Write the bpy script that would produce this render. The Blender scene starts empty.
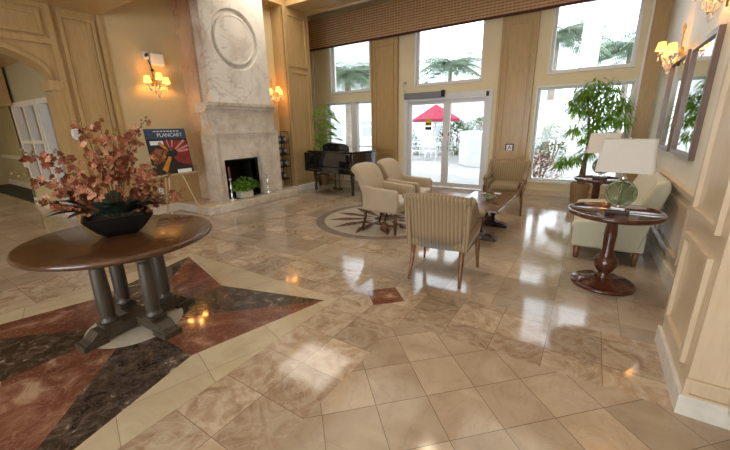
import bpy, bmesh, math, random
from math import sin, cos, pi, radians as R
from mathutils import Vector, Matrix
random.seed(7)
S = bpy.context.scene
C = S.collection

# ------------------------------------------------------------ camera, sky, sun, exposure
F_PX, PITCH, ROLL, YAW = 341.35, .2795, -.02131, -.58163
cam_d = bpy.data.cameras.new('camera'); cam = bpy.data.objects.new('camera', cam_d); C.objects.link(cam)
cam_d.sensor_fit = 'HORIZONTAL'; cam_d.sensor_width = 36; cam_d.lens = 36*F_PX/730
cam_d.clip_start = .05; cam_d.clip_end = 300
fw = Vector((sin(YAW)*cos(PITCH), cos(YAW)*cos(PITCH), -sin(PITCH)))
rt = Vector((cos(YAW), -sin(YAW), 0)); up = rt.cross(fw)
r2 = rt*cos(ROLL)+up*sin(ROLL); u2 = -rt*sin(ROLL)+up*cos(ROLL)
m = Matrix((r2, u2, -fw)).transposed().to_4x4(); m.translation = Vector((0, 0, 1.5))
cam.matrix_world = m
S.camera = cam
W = bpy.data.worlds.new('sky'); S.world = W; W.use_nodes = True
wn = W.node_tree.nodes; wn['Background'].inputs[0].default_value = (.80, .91, 1.0, 1); wn['Background'].inputs[1].default_value = 4.2
sun_d = bpy.data.lights.new('sun', 'SUN'); sun = bpy.data.objects.new('sun', sun_d); C.objects.link(sun)
sun_d.energy = 1.5; sun_d.angle = .02; sun_d.color = (1, .95, .86)
sun.rotation_euler = (R(20), R(42), 0)
S.view_settings.view_transform = 'Standard'; S.view_settings.look = 'None'
S.view_settings.gamma = 1; S.view_settings.use_curve_mapping = False
S.view_settings.exposure = 0.06
def area_light(name, loc, rot, sx, sy, e, col):
    d = bpy.data.lights.new(name, 'AREA'); d.shape = 'RECTANGLE'; d.size = sx; d.size_y = sy; d.energy = e; d.color = col
    o = bpy.data.objects.new(name, d); C.objects.link(o); o.location = loc; o.rotation_euler = rot
# added fill lamps, unseen: ceiling coffers, rear glazing, corridor
for x, y, z, sx, sy, e in ((-5.15, 5.37, 4.27, 1.5, 1.4, 34), (-3.05, 4.7, 4.27, 1.5, 2.6, 20), (-.6, 4.7, 4.27, 1.7, 2.6, 34), (-5.2, 1.35, 3.38, 1.8, 1.7, 3), (-2.8, 1.35, 3.38, 1.8, 1.7, 4), (-.5, 1.35, 3.38, 1.6, 1.7, 12), (-2.8, -1.8, 3.38, 1.8, 3, 8), (-.5, -1.8, 3.38, 1.6, 3, 18)):
    area_light('coffer_fill', (x, y, z), (0, 0, 0), sx, sy, e, (1, .91, .78))
area_light('rear_fill', (-1.65, -4.15, 1.5), (R(90), 0, 0), 3.6, 2.3, 170, (.88, .94, 1))  # added fill lamp inside the rear window, brightens faces turned to it
for x, y in ((-8.3, -1.9), (-10.4, -1.9), (-12.6, -1.2)):
    area_light('corridor_fill', (x, y, 2.7), (0, 0, 0), .16, .16, 45, (1, .86, .64))  # small added lamps kept out of sight to brighten the corridor

# ------------------------------------------------------------ helpers
def new(): return bmesh.new()
def box(bm, x0, x1, y0, y1, z0, z1, bev=0, seg=2):
    t = bmesh.new()
    bmesh.ops.create_cube(t, size=1)
    for v in t.verts:
        v.co = Vector(((x0+x1)/2+v.co.x*(x1-x0), (y0+y1)/2+v.co.y*(y1-y0), (z0+z1)/2+v.co.z*(z1-z0)))
    if bev: bmesh.ops.bevel(t, geom=t.edges[:], offset=bev, segments=seg, affect='EDGES', profile=.5)
    merge(bm, t); return bm
def merge(bm, t, M=None, smooth=None):
    if M is not None: bmesh.ops.transform(t, matrix=M, verts=t.verts)
    mp = {v: bm.verts.new(v.co) for v in t.verts}
    for f in t.faces:
        try:
            g = bm.faces.new([mp[v] for v in f.verts]); g.smooth = f.smooth if smooth is None else smooth
        except ValueError: pass
    t.free()
def lathe(bm, prof, n=32, c=(0, 0, 0), M=None, smooth=True, cap=True):
    t = bmesh.new(); rings = []
    for r, z in prof:
        rings.append([t.verts.new((c[0]+r*cos(2*pi*i/n), c[1]+r*sin(2*pi*i/n), c[2]+z)) for i in range(n)])
    for a, b in zip(rings, rings[1:]):
        for i in range(n):
            f = t.faces.new((a[i], a[(i+1) % n], b[(i+1) % n], b[i])); f.smooth = smooth
    if cap:
        if prof[0][0] > 1e-4: t.faces.new(rings[0][::-1])
        if prof[-1][0] > 1e-4: t.faces.new(rings[-1])
    merge(bm, t, M)
def tube(bm, pts, r, n=8, r1=None):
    pts = [Vector(p) for p in pts]; rings = []; t = bmesh.new(); N = len(pts)
    for i, p in enumerate(pts):
        d = (pts[min(i+1, N-1)]-pts[max(i-1, 0)]).normalized()
        a = d.cross(Vector((0, 0, 1)));
        if a.length < .05: a = d.cross(Vector((1, 0, 0)))
        a.normalize(); b = d.cross(a)
        rr = r if r1 is None else r+(r1-r)*i/(N-1)
        if isinstance(r, (list, tuple)): rr = r[i]
        rings.append([t.verts.new(p+a*rr*cos(2*pi*k/n)+b*rr*sin(2*pi*k/n)) for k in range(n)])
    for a, b in zip(rings, rings[1:]):
        for i in range(n):
            f = t.faces.new((a[i], a[(i+1) % n], b[(i+1) % n], b[i])); f.smooth = True
    t.faces.new(rings[0][::-1]); t.faces.new(rings[-1])
    bmesh.ops.recalc_face_normals(t, faces=t.faces[:])
    merge(bm, t)
def prism(bm, poly, ax, a, b, bev=0, seg=2, smooth=False):
    """poly in the two other axes, extruded on axis ax from a to b"""
    def P(u, v, w):
        return {'x': (w, u, v), 'y': (u, w, v), 'z': (u, v, w)}[ax]
    t = bmesh.new()
    A = [t.verts.new(P(u, v, a)) for u, v in poly]; B = [t.verts.new(P(u, v, b)) for u, v in poly]
    n = len(poly)
    t.faces.new(A); t.faces.new(B[::-1])
    for i in range(n): t.faces.new((A[i], B[i], B[(i+1) % n], A[(i+1) % n]))
    bmesh.ops.recalc_face_normals(t, faces=t.faces[:])
    if bev:
        es = [e for e in t.edges if (e.verts[0] in A) == (e.verts[1] in A)] if smooth else t.edges[:]
        bmesh.ops.bevel(t, geom=es, offset=bev, segments=seg, affect='EDGES', profile=.5)
    merge(bm, t, None, smooth or None)
def frame_poly(bm, outer, inner, ax, a, b):
    """ring between two rectangles (u0,u1,v0,v1)"""
    o, i = outer, inner
    for r in ((o[0], o[1], o[2], i[2]), (o[0], o[1], i[3], o[3]), (o[0], i[0], i[2], i[3]), (i[1], o[1], i[2], i[3])):
        if ax == 'x': box(bm, a, b, *r)
        elif ax == 'y': box(bm, r[0], r[1], a, b, r[2], r[3])
        else: box(bm, *r, a, b)
def ob(name, bm, mat, parent=None, M=None, smooth=False):
    me = bpy.data.meshes.new(name)
    if M is not None: bmesh.ops.transform(bm, matrix=M, verts=bm.verts)
    if smooth:
        for f in bm.faces: f.smooth = True
    bm.to_mesh(me); bm.free()
    if mat: me.materials.append(mat)
    o = bpy.data.objects.new(name, me); C.objects.link(o)
    if parent: o.parent = parent
    return o
def tag(o, label=None, cat=None, group=None, kind=None):
    if label: o['label'] = label
    if cat: o['category'] = cat
    if group: o['group'] = group
    if kind: o['kind'] = kind
    return o
def thing(name, label, cat, loc=(0, 0, 0), rz=0, group=None):
    o = bpy.data.objects.new(name, None); C.objects.link(o); o.empty_display_size = .1
    o.location = loc; o.rotation_euler = (0, 0, rz)
    return tag(o, label, cat, group)
def struct(name, bm, mat, parent=None, label=None):
    o = ob(name, bm, mat, parent)
    if not parent: o['kind'] = 'structure'
    if label: o['label'] = label
    return o
def copy_tree(o, parent=None):
    c = o.copy(); C.objects.link(c); c.parent = parent
    for ch in list(o.children): copy_tree(ch, c)
    return c
def point_light(name, loc, e, col, r=.03, parent=None):
    d = bpy.data.lights.new(name, 'POINT'); d.energy = e; d.color = col; d.shadow_soft_size = r
    o = bpy.data.objects.new(name, d); C.objects.link(o); o.location = loc
    if parent: o.parent = parent
    return o

# ------------------------------------------------------------ materials
class NT:
    def __init__(s, name):
        s.m = bpy.data.materials.new(name); s.m.use_nodes = True; s.t = s.m.node_tree
        s.b = s.t.nodes['Principled BSDF']
    def n(s, typ, **kw):
        x = s.t.nodes.new(typ)
        for k, v in kw.items():
            if k.startswith('i_'): x.inputs[k[2:].replace('_', ' ')].default_value = v
            else: setattr(x, k, v)
        return x
    def l(s, a, b): s.t.links.new(a, b)
    def math(s, op, a, b=None):
        x = s.n('ShaderNodeMath', operation=op)
        for i, v in enumerate((a, b)):
            if v is None: continue
            if isinstance(v, (int, float)): x.inputs[i].default_value = v
            else: s.l(v, x.inputs[i])
        return x.outputs[0]
    def ramp(s, fac, stops, interp='LINEAR'):
        x = s.n('ShaderNodeValToRGB'); x.color_ramp.interpolation = interp
        e = x.color_ramp.elements
        while len(e) < len(stops): e.new(.5)
        for el, (p, c) in zip(e, stops): el.position = p; el.color = (*c, 1)
        s.l(fac, x.inputs[0]); return x.outputs[0]
    def noise(s, scale, detail=4, rough=.55, vec=None, dist=0):
        x = s.n('ShaderNodeTexNoise'); x.inputs['Scale'].default_value = scale
        x.inputs['Detail'].default_value = detail; x.inputs['Roughness'].default_value = rough
        x.inputs['Distortion'].default_value = dist
        if vec is not None: s.l(vec, x.inputs['Vector'])
        return x
    def mix(s, fac, a, b, typ='MIX'):
        x = s.n('ShaderNodeMix', data_type='RGBA', blend_type=typ)
        if isinstance(fac, (int, float)): x.inputs[0].default_value = fac
        else: s.l(fac, x.inputs[0])
        for i, v in ((6, a), (7, b)):
            if isinstance(v, tuple): x.inputs[i].default_value = (*v, 1) if len(v) == 3 else v
            else: s.l(v, x.inputs[i])
        return x.outputs[2]
    def base(s, c):
        if isinstance(c, tuple): s.b.inputs['Base Color'].default_value = (*c, 1)
        else: s.l(c, s.b.inputs['Base Color'])
    def set(s, rough=.5, metal=0, spec=.5, **k):
        s.b.inputs['Roughness'].default_value = rough; s.b.inputs['Metallic'].default_value = metal
        s.b.inputs['Specular IOR Level'].default_value = spec
        for a, v in k.items(): s.b.inputs[a.replace('_', ' ')].default_value = v
    def bump(s, h, strength=.2, dist=.01):
        x = s.n('ShaderNodeBump'); x.inputs['Strength'].default_value = strength; x.inputs['Distance'].default_value = dist
        s.l(h, x.inputs['Height']); s.l(x.outputs[0], s.b.inputs['Normal'])
    def pos(s): return s.n('ShaderNodeNewGeometry').outputs['Position']
    def obj(s): return s.n('ShaderNodeTexCoord').outputs['Object']

def plain(name, col, rough=.5, metal=0, var=.08, scale=12, spec=.5, **k):
    t = NT(name); nz = t.noise(scale, 3, vec=t.obj())
    lo = tuple(c*(1-var) for c in col); hi = tuple(min(1, c*(1+var)) for c in col)
    t.base(t.ramp(nz.outputs[0], [(.3, lo), (.7, hi)])); t.set(rough, metal, spec, **k); return t.m
def wood(name, a, b, rough=.35, scale=(1, 1, 1), gs=9, spec=.5, coat=0):
    t = NT(name); mp = t.n('ShaderNodeMapping'); t.l(t.obj(), mp.inputs[0]); mp.inputs['Scale'].default_value = scale
    n1 = t.noise(gs, 6, .6, mp.outputs[0], .6); n2 = t.noise(gs*.25, 2, .5, mp.outputs[0])
    c = t.ramp(n1.outputs[0], [(.32, a), (.68, b)])
    c = t.mix(.25, c, t.ramp(n2.outputs[0], [(.3, a), (.7, b)]))
    t.base(c); t.set(rough, 0, spec, Coat_Weight=coat); t.bump(n1.outputs[0], .05, .004); return t.m
def fabric(name, col, rough=.95, sc=350):
    t = NT(name); n1 = t.noise(sc, 2, vec=t.obj()); n2 = t.noise(5, 2, vec=t.obj())
    lo = tuple(c*.82 for c in col)
    t.base(t.mix(.5, t.ramp(n1.outputs[0], [(.3, lo), (.7, col)]), t.ramp(n2.outputs[0], [(.3, lo), (.7, col)])))
    t.set(rough, 0, .2, Sheen_Weight=.25); t.bump(n1.outputs[0], .25, .002); return t.m
def striped(name, cols, per, axis=0):
    t = NT(name); s = t.n('ShaderNodeSeparateXYZ'); t.l(t.obj(), s.inputs[0])
    f = t.math('FRACT', t.math('DIVIDE', t.math('ADD', s.outputs[axis], 10), per))
    c = t.ramp(f, [(0, cols[0]), (.28, cols[1]), (.40, cols[2]), (.52, cols[1]), (.62, cols[0]), (.80, cols[3]), (.90, cols[0])], 'CONSTANT')
    n1 = t.noise(300, 2, vec=t.obj()); t.base(t.mix(.10, c, t.ramp(n1.outputs[0], [(.3, (.2, .15, .08)), (.7, (.8, .7, .5))])))
    t.set(.9, 0, .2, Sheen_Weight=.2); t.bump(n1.outputs[0], .2, .002); return t.m
def marble(name, stops, scale=2.0, vein=(.9, .85, .8), vamt=.5, rough=.12, bevel=False, stretch=(1, 1, 1), vw=.03, tile=None, rot=0, off=(0, 0), joint=(.25, .2, .15), tvar=.25, spec=.5, vs=None, jw=.004, swirl=1.2):
    """tile=(tx,ty): tile joints on the floor plane and a different tone per tile"""
    t = NT(name); P = t.pos()
    vec = P
    if tile:
        mp = t.n('ShaderNodeMapping'); t.l(P, mp.inputs[0])
        mp.inputs['Rotation'].default_value = (0, 0, rot); mp.inputs['Location'].default_value = (off[0], off[1], 0)
        s = t.n('ShaderNodeSeparateXYZ'); t.l(mp.outputs[0], s.inputs[0])
        ux = t.math('DIVIDE', s.outputs[0], tile[0]); uy = t.math('DIVIDE', s.outputs[1], tile[1])
        fx = t.math('FLOOR', ux); fy = t.math('FLOOR', uy)
        cb = t.n('ShaderNodeCombineXYZ'); t.l(fx, cb.inputs[0]); t.l(fy, cb.inputs[1])
        wn_ = t.n('ShaderNodeTexWhiteNoise'); t.l(cb.outputs[0], wn_.inputs['Vector'])
        # distance to the tile edge
        ex = t.math('MULTIPLY', t.math('SUBTRACT', .5, t.math('ABSOLUTE', t.math('SUBTRACT', t.math('FRACT', ux), .5))), tile[0])
        ey = t.math('MULTIPLY', t.math('SUBTRACT', .5, t.math('ABSOLUTE', t.math('SUBTRACT', t.math('FRACT', uy), .5))), tile[1])
        edge = t.math('LESS_THAN', t.math('MINIMUM', ex, ey), jw/2)
        add = t.n('ShaderNodeVectorMath', operation='MULTIPLY_ADD'); t.l(wn_.outputs['Color'], add.inputs[0])
        add.inputs[1].default_value = (20, 20, 20); t.l(P, add.inputs[2]); vec = add.outputs[0]
    mp2 = t.n('ShaderNodeMapping'); t.l(vec, mp2.inputs[0]); mp2.inputs['Scale'].default_value = stretch; vec = mp2.outputs[0]
    n1 = t.noise(scale, 8, .6, vec, swirl)
    c = t.ramp(n1.outputs[0], stops)
    n2 = t.noise(vs or scale*.9, 5, .6, vec, 1.6)
    v = t.math('ABSOLUTE', t.math('SUBTRACT', n2.outputs[0], .5))
    vr = t.ramp(v, [(0, (1, 1, 1)), (vw, (0, 0, 0))])
    c = t.mix(t.math('MULTIPLY', vr, vamt), c, vein)
    if tile:
        k = t.math('ADD', t.math('MULTIPLY', wn_.outputs['Value'], tvar), 1-tvar*.6)
        vm = t.n('ShaderNodeVectorMath', operation='SCALE'); t.l(c, vm.inputs[0]); t.l(k, vm.inputs['Scale']); c = vm.outputs[0]
        c = t.mix(edge, c, joint)
    t.base(c); t.set(rough, 0, spec)
    n3 = t.noise(3, 2, vec=P); rr = t.n('ShaderNodeMapRange'); t.l(n3.outputs[0], rr.inputs[0])
    rr.inputs[3].default_value = rough*.7; rr.inputs[4].default_value = rough*1.4; t.l(rr.outputs[0], t.b.inputs['Roughness'])
    return t.m
def emit(name, col, e, base=None):
    t = NT(name); t.base(base or col); t.set(.7, 0, .2)
    t.b.inputs['Emission Color'].default_value = (*col, 1); t.b.inputs['Emission Strength'].default_value = e; return t.m
def glassy(name, tint=(1, 1, 1), refl=.06):
    t = NT(name); out = t.t.nodes['Material Output']
    tr = t.n('ShaderNodeBsdfTransparent'); tr.inputs[0].default_value = (*tint, 1)
    gl = t.n('ShaderNodeBsdfGlossy'); gl.inputs['Roughness'].default_value = .02
    fr = t.n('ShaderNodeFresnel'); fr.inputs[0].default_value = 1.45
    mx = t.n('ShaderNodeMixShader'); t.l(fr.outputs[0], mx.inputs[0]); t.l(tr.outputs[0], mx.inputs[1]); t.l(gl.outputs[0], mx.inputs[2])
    t.l(mx.outputs[0], out.inputs[0]); return t.m
def leafm(name, a, b, rough=.45, trans=.0):
    t = NT(name); n1 = t.noise(9, 3, vec=t.obj()); cc = t.ramp(n1.outputs[0], [(.3, a), (.7, b)]); t.base(cc); t.set(rough, 0, .4)
    if trans:
        tl = t.n('ShaderNodeBsdfTranslucent'); t.l(t.mix(1, cc, (1.5, 1.7, .9), 'MULTIPLY'), tl.inputs[0]); mx = t.n('ShaderNodeMixShader'); mx.inputs[0].default_value = trans
        t.l(t.b.outputs[0], mx.inputs[1]); t.l(tl.outputs[0], mx.inputs[2]); t.l(mx.outputs[0], t.t.nodes['Material Output'].inputs[0])
    return t.m

OAKA, OAKB = (.43, .275, .115), (.53, .365, .17)
M = dict(
 oak=wood('light_oak', OAKA, OAKB, .3, (5, 5, .6), 6),
 oak_panel=wood('light_oak_panel', (.43, .27, .115), (.52, .35, .165), .3, (4, 4, .5), 5),
 oak_gloss=wood('lacquered_light_oak', OAKA, OAKB, .2, (5, 5, .6), 6, coat=.9),
 oak_pale=wood('pale_oak', (.58, .45, .29), (.66, .53, .37), .28, (5, 5, .6), 6),
 paint=plain('cream_wall_paint', (.62, .50, .29), .7, var=.05, scale=2),
 paint_back=plain('glare_lightened_cream_paint', (.78, .67, .44), .7, var=.04, scale=2),  # cream paint lightened: glare around the windows put into its colour
 paint_pale=plain('pale_cream_wall_paint', (.82, .775, .66), .5, var=.04, scale=2),
 paint_green=plain('pale_olive_wall_paint', (.50, .46, .30), .7, var=.05, scale=2),
 white=plain('white_gloss_paint', (.80, .79, .76), .35, var=.03),
 alu=plain('white_aluminium', (.74, .75, .77), .35, var=.03),
 grey=plain('grey_painted_metal', (.36, .37, .40), .4, .3, var=.05),
 opgrey=plain('mid_grey_operator_cover', (.23, .24, .26), .4, .3, var=.05),
 black=plain('black_satin', (.012, .012, .013), .35, var=.2),
 lacquer=plain('black_piano_lacquer', (.008, .008, .010), .06, var=.2, spec=.8, Coat_Weight=.6),
 iron=plain('black_iron', (.02, .018, .016), .45, .6),
 silver=plain('polished_silver', (.75, .74, .72), .18, 1.0, var=.05),
 brass=plain('aged_brass', (.55, .38, .16), .3, 1.0),
 chime=marble('limestone_chimney', [(.3, (.56, .49, .41)), (.5, (.72, .68, .61)), (.75, (.80, .77, .71))], 1.3, (.30, .24, .18), .55, .35, vw=.014, vs=1.1),
 chimside=marble('pink_limestone_slab', [(.3, (.48, .31, .19)), (.6, (.60, .44, .30)), (.8, (.66, .54, .42))], 1.2, (.26, .15, .10), .5, .35, vw=.016, vs=1.6),
 frst=marble('polished_limestone_surround', [(.3, (.52, .43, .33)), (.5, (.66, .59, .49)), (.75, (.74, .69, .61))], 2.2, (.33, .25, .17), .35, .25, vw=.02),
 walnut=wood('dark_walnut_table', (.045, .018, .007), (.10, .042, .015), .26, (1, 1, 1), 4, coat=.3),
 pedestal=wood('weathered_dark_pedestal', (.032, .023, .014), (.075, .056, .036), .45, (4, 4, .7), 7),
 mahog=wood('red_mahogany', (.045, .012, .006), (.12, .035, .016), .2, (3, 3, 1), 6, coat=.5),
 leg=wood('chair_leg_walnut', (.17, .075, .03), (.28, .14, .06), .3, (4, 4, .6), 7),
 legd=wood('dark_chair_leg', (.05, .018, .010), (.10, .04, .02), .3, (4, 4, .6), 7),
 stripe=striped('striped_gold_upholstery', [(.235, .155, .075), (.45, .36, .22), (.05, .028, .012), (.13, .075, .033)], .034),
 cream=fabric('oatmeal_upholstery', (.49, .395, .275)),
 creamseat=fabric('pale_seat_upholstery', (.66, .61, .54)),
 sofa=fabric('pale_green_upholstery', (.58, .56, .41)),
 shade=plain('linen_lamp_shade', (.72, .68, .62), .9, var=.03, scale=150),
 lampgreen=plain('green_glazed_ceramic', (.17, .20, .075), .2, var=.3, scale=25, Coat_Weight=.5),
 glass=glassy('clear_glass'),
 mirror=plain('mirror_glass', (.82, .85, .86), .03, 1.0, var=0),
 mframe=wood('brown_mirror_frame', (.15, .10, .075), (.25, .18, .14), .35, (3, 3, .6), 6),
 soot_and_dark=plain('soot_and_dark_room', (.012, .011, .010), .8),  # soot in the firebox; on the store walls, darkness put into colour
 sconce=emit('lit_yellow_shade', (1, .48, .07), 3.2, (.9, .6, .2)),
 crystal=plain('crystal_drop', (.80, .78, .74), .08, 0, var=.05, spec=.9, Transmission_Weight=.5),
 lightface=emit('lit_downlight', (1, .86, .65), 25),
 leafdark=leafm('dark_orchid_leaf', (.010, .018, .014), (.035, .058, .042), .45),
 petal=leafm('coral_petal', (.13, .028, .010), (.36, .12, .055), .7),
 petal2=leafm('pale_coral_petal', (.30, .09, .04), (.56, .30, .18), .7),
 stem=plain('brown_green_stem', (.10, .07, .03), .7),
 bud=leafm('olive_bud', (.16, .11, .03), (.30, .20, .06), .7),
 bowl=plain('black_ceramic_bowl', (.008, .007, .007), .3),
 leaf=leafm('green_leaf', (.09, .20, .03), (.33, .48, .10), .4, .55),
 leafy=leafm('bright_green_leaf', (.10, .22, .03), (.26, .38, .10)),
 bark=plain('pale_bark', (.22, .15, .09), .9, var=.3, scale=20),
 basket=plain('woven_basket', (.33, .21, .10), .8, var=.4, scale=60),
 terracotta=plain('brown_clay_pot', (.22, .12, .06), .6, var=.2),
 soil=plain('soil', (.03, .02, .012), .95),
 planter=plain('white_stone_planter', (.70, .66, .58), .6, var=.1),
 bronze=plain('dark_bronze', (.06, .04, .03), .35, .8),
 carpet=plain('dark_green_carpet', (.035, .035, .028), .95, var=.3, scale=60),
 pine=wood('pale_pine', (.58, .42, .22), (.72, .56, .34), .5, (3, 3, .7), 7),
 poster_blue=plain('poster_blue', (.03, .06, .12), .4, var=.15),
 poster_dark=plain('poster_dark', (.02, .012, .012), .4, var=.3, scale=6),
 poster_red=plain('poster_red', (.20, .018, .015), .4, var=.3, scale=8),
 poster_orange=plain('poster_orange', (.55, .22, .02), .4, var=.25, scale=8),
 poster_pink=plain('poster_pink', (.60, .25, .22), .4),
 letter=plain('printed_pale_letter', (.72, .78, .84), .5, var=0),
 ink=plain('printed_black_ink', (.02, .02, .02), .5, var=0),
 label_white=plain('white_card', (.80, .80, .80), .5, var=0),
 yellow=plain('yellow_sticker', (.75, .60, .03), .5, var=0),
 wool=fabric('charcoal_bundle', (.035, .035, .04), sc=60),
 woolgrey=fabric('grey_bundle', (.28, .27, .27), sc=60),
 curtain=fabric('pale_drape', (.11, .105, .09)),
 darkglass=plain('dark_window_glass', (.03, .03, .032), .08, var=.2),
 pave=marble('pale_outdoor_paving', [(.3, (.30, .29, .28)), (.7, (.38, .37, .36))], 3, (.38, .36, .34), .1, .8, tile=(.4, .4), joint=(.24, .23, .22), tvar=.12),
 stucco=plain('white_stucco', (.58, .59, .61), .9, var=.04, scale=3),
 magenta=plain('raspberry_canvas', (.26, .012, .04), .8, var=.1),
 hedge=leafm('pale_hedge_leaf', (.05, .10, .03), (.16, .24, .09), .6),
 palmleaf=leafm('hazed_palm_leaf', (.08, .14, .08), (.22, .30, .19), .55),  # palms paled: haze through the windows put into the leaf colour
 redleaf=leafm('reddish_shrub_leaf', (.22, .07, .08), (.34, .26, .18), .6),
 ptrunk=plain('grey_palm_trunk', (.34, .29, .24), .9, var=.25, scale=9),
)

# floor stones
STEPS_BEIGE = [(.28, (.36, .275, .20)), (.5, (.44, .355, .27)), (.72, (.50, .42, .33))]
BRECCIA = [(.28, (.27, .175, .11)), (.45, (.39, .285, .19)), (.6, (.49, .395, .29)), (.78, (.34, .245, .165))]
CREAM = [(.3, (.46, .37, .24)), (.7, (.56, .47, .33))]
q = .2132
M['fl_base'] = marble('polished_beige_marble_floor', STEPS_BEIGE, 1.7, (.25, .17, .10), .30, .07, tile=(.457, .457), joint=(.26, .19, .13), tvar=.3, vw=.03, off=(.1, .2))
M['fl_diag'] = marble('honed_beige_diagonal_tile', [(.28, (.38, .285, .195)), (.55, (.47, .37, .265)), (.75, (.54, .44, .33))], 2.5, (.25, .18, .12), .22, .10, tile=(.3015, .3015), rot=R(45), off=(.0115, .2485), joint=(.17, .13, .09), tvar=.28, vw=.02)
M['fl_band'] = marble('breccia_marble_band', BRECCIA, 4.2, (.60, .52, .42), .40, .08, tile=(.333, .333), off=(.095, .292), joint=(.20, .14, .09), tvar=.35, vw=.03, swirl=2.2)
M['fl_cream'] = marble('cream_marble_inlay', CREAM, 2.0, (.36, .28, .18), .15, .13, tile=(.5, .5), rot=R(17), off=(.1, .1), joint=(.26, .2, .14), tvar=.12)
M['fl_dark'] = marble('dark_emperador_marble', [(.3, (.018, .012, .009)), (.5, (.05, .033, .024)), (.60, (.10, .07, .052)), (.64, (.13, .095, .07)), (.67, (.36, .30, .25))], 8, (.25, .20, .165), .35, .06, vw=.016, vs=9, swirl=1.3)
M['fl_red'] = marble('rosso_marble', [(.3, (.11, .036, .021)), (.5, (.165, .062, .037)), (.60, (.25, .12, .075)), (.68, (.42, .28, .19))], 3.4, (.42, .28, .2), .35, .06, vw=.02, vs=7, swirl=1.2)
M['fl_lite'] = marble('pale_cream_inlay', [(.3, (.48, .42, .33)), (.7, (.60, .54, .44))], 3, (.4, .3, .2), .2, .12)
M['fl_ring'] = marble('grey_brown_inlay', [(.3, (.20, .15, .12)), (.7, (.30, .24, .20))], 5, (.4, .3, .2), .2, .12)
M['fl_wine'] = marble('wine_red_inlay', [(.3, (.10, .035, .032)), (.7, (.19, .08, .07))], 5, (.4, .3, .25), .3, .12)

# ------------------------------------------------------------ the setting: floor
XR, YB, XL, CH = .80, 8.20, -6.70, 4.05
b = new(); box(b, -15.2, 1.2, -4.2, 8.45, -.12, 0); floor = struct('floor', b, M['fl_base'])
def inlay(polys, mat, z=.0012):
    b = new()
    for p in polys:
        vs = [b.verts.new((x, y, z)) for x, y in p]
        vb = [b.verts.new((x, y, -.003)) for x, y in p]
        b.faces.new(vs)
        for i in range(len(p)): b.faces.new((vb[i], vb[(i+1) % len(p)], vs[(i+1) % len(p)], vs[i]))
    bmesh.ops.recalc_face_normals(b, faces=b.faces[:])
    return ob('marble_inlay', b, mat, floor)
def rect(x0, x1, y0, y1): return [(x0, y0), (x1, y0), (x1, y1), (x0, y1)]
BX0, BX1, BY0, BY1 = -1.76, -1.10, 2.15, 2.80
inlay([rect(BX1, .80, -4, BY0)], M['fl_diag'])
inlay([rect(BX0, BX1, -4, BY1), rect(-6.7, BX0, BY0+.05, BY1), rect(BX1, .80, BY0, BY1)], M['fl_band'])
inlay([rect(-4.10, BX0, -.12, BY0+.05)], M['fl_cream'])
inlay([rect(-4.75, -4.10, -4, BY0+.05)], M['fl_band'])
inlay([rect(-4.3, -1.76, 3.35, 3.62), rect(-4.6, -4.3, 3.35, 6.4)], M['fl_band'])
inlay([[(-1.62, 2.47), (-1.42, 2.27), (-1.22, 2.47), (-1.42, 2.67)]], M['fl_red'], .002)
SC = (-2.93, 1.03); tn, tp = .79, 1.53/math.sqrt(2)
N, E_, S_, W_ = (SC[0], SC[1]+tn), (SC[0]+tn, SC[1]), (SC[0], SC[1]-tn), (SC[0]-tn, SC[1])
NE, SE, SW, NW = [(SC[0]+a*tp, SC[1]+c*tp) for a, c in ((1, 1), (1, -1), (-1, -1), (-1, 1))]
inlay([[SC, NE, N], [SC, SE, E_], [SC, SW, S_], [SC, NW, W_]], M['fl_dark'], .0022)
inlay([[SC, E_, NE], [SC, S_, SE], [SC, W_, SW], [SC, N, NW]], M['fl_red'], .0022)
inlay([[(SC[0]+.34*cos(2*pi*i/48), SC[1]+.34*sin(2*pi*i/48)) for i in range(48)]], M['fl_lite'], .0032)
# round sunburst medallion
MC = (-2.81, 4.86)
def disc(r, n=72): return [(MC[0]+r*cos(2*pi*i/n), MC[1]+r*sin(2*pi*i/n)) for i in range(n)]
inlay([disc(1.14)], M['fl_ring'], .0018); inlay([disc(1.0)], M['fl_lite'], .0024)
w = []; d = []
for k in range(12):
    a = 2*pi*k/12+.1
    def pt(r_, da): return (MC[0]+r_*cos(a+da), MC[1]+r_*sin(a+da))
    w.append([pt(.10, 0), pt(.66, -.20), pt(.95, -.04), pt(.70, .0)])
    d.append([pt(.10, 0), pt(.70, .0), pt(.95, -.04), pt(.62, .10)])
inlay(w, M['fl_wine'], .003); inlay(d, M['fl_ring'], .003)
inlay([disc(.16, 32)], M['fl_dark'], .0038)
b = new(); box(b, -15.2, -9.2, 2.25, 2.9, 0, .01); struct('floor_carpet', b, M['carpet'])
bpy.data.objects['floor_carpet'].name = 'floor.001'

# ------------------------------------------------------------ walls
def holed(bm, u0, u1, v0, v1, holes, put):
    us = sorted({u0, u1, *[h[0] for h in holes], *[h[1] for h in holes]}); vs = sorted({v0, v1, *[h[2] for h in holes], *[h[3] for h in holes]})
    for i in range(len(us)-1):
        for j in range(len(vs)-1):
            cu, cv = (us[i]+us[i+1])/2, (vs[j]+vs[j+1])/2
            if not any(h[0] < cu < h[1] and h[2] < cv < h[3] for h in holes): put(us[i], us[i+1], vs[j], vs[j+1])
BH = [(-6.66, -5.06, .94, 2.17), (-6.43, -5.14, 2.44, 3.75), (-4.06, -2.03, 0, 2.16), (-3.84, -2.26, 2.45, 3.75), (-1.09, .50, .30, 2.20), (-.93, .42, 2.47, 3.75)]
b = new(); holed(b, -7.35, XR+.25, 0, 5.0, BH, lambda a, c, e, f: box(b, a, c, YB, YB+.24, e, f)); struct('wall_back', b, M['paint_back'])
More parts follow.
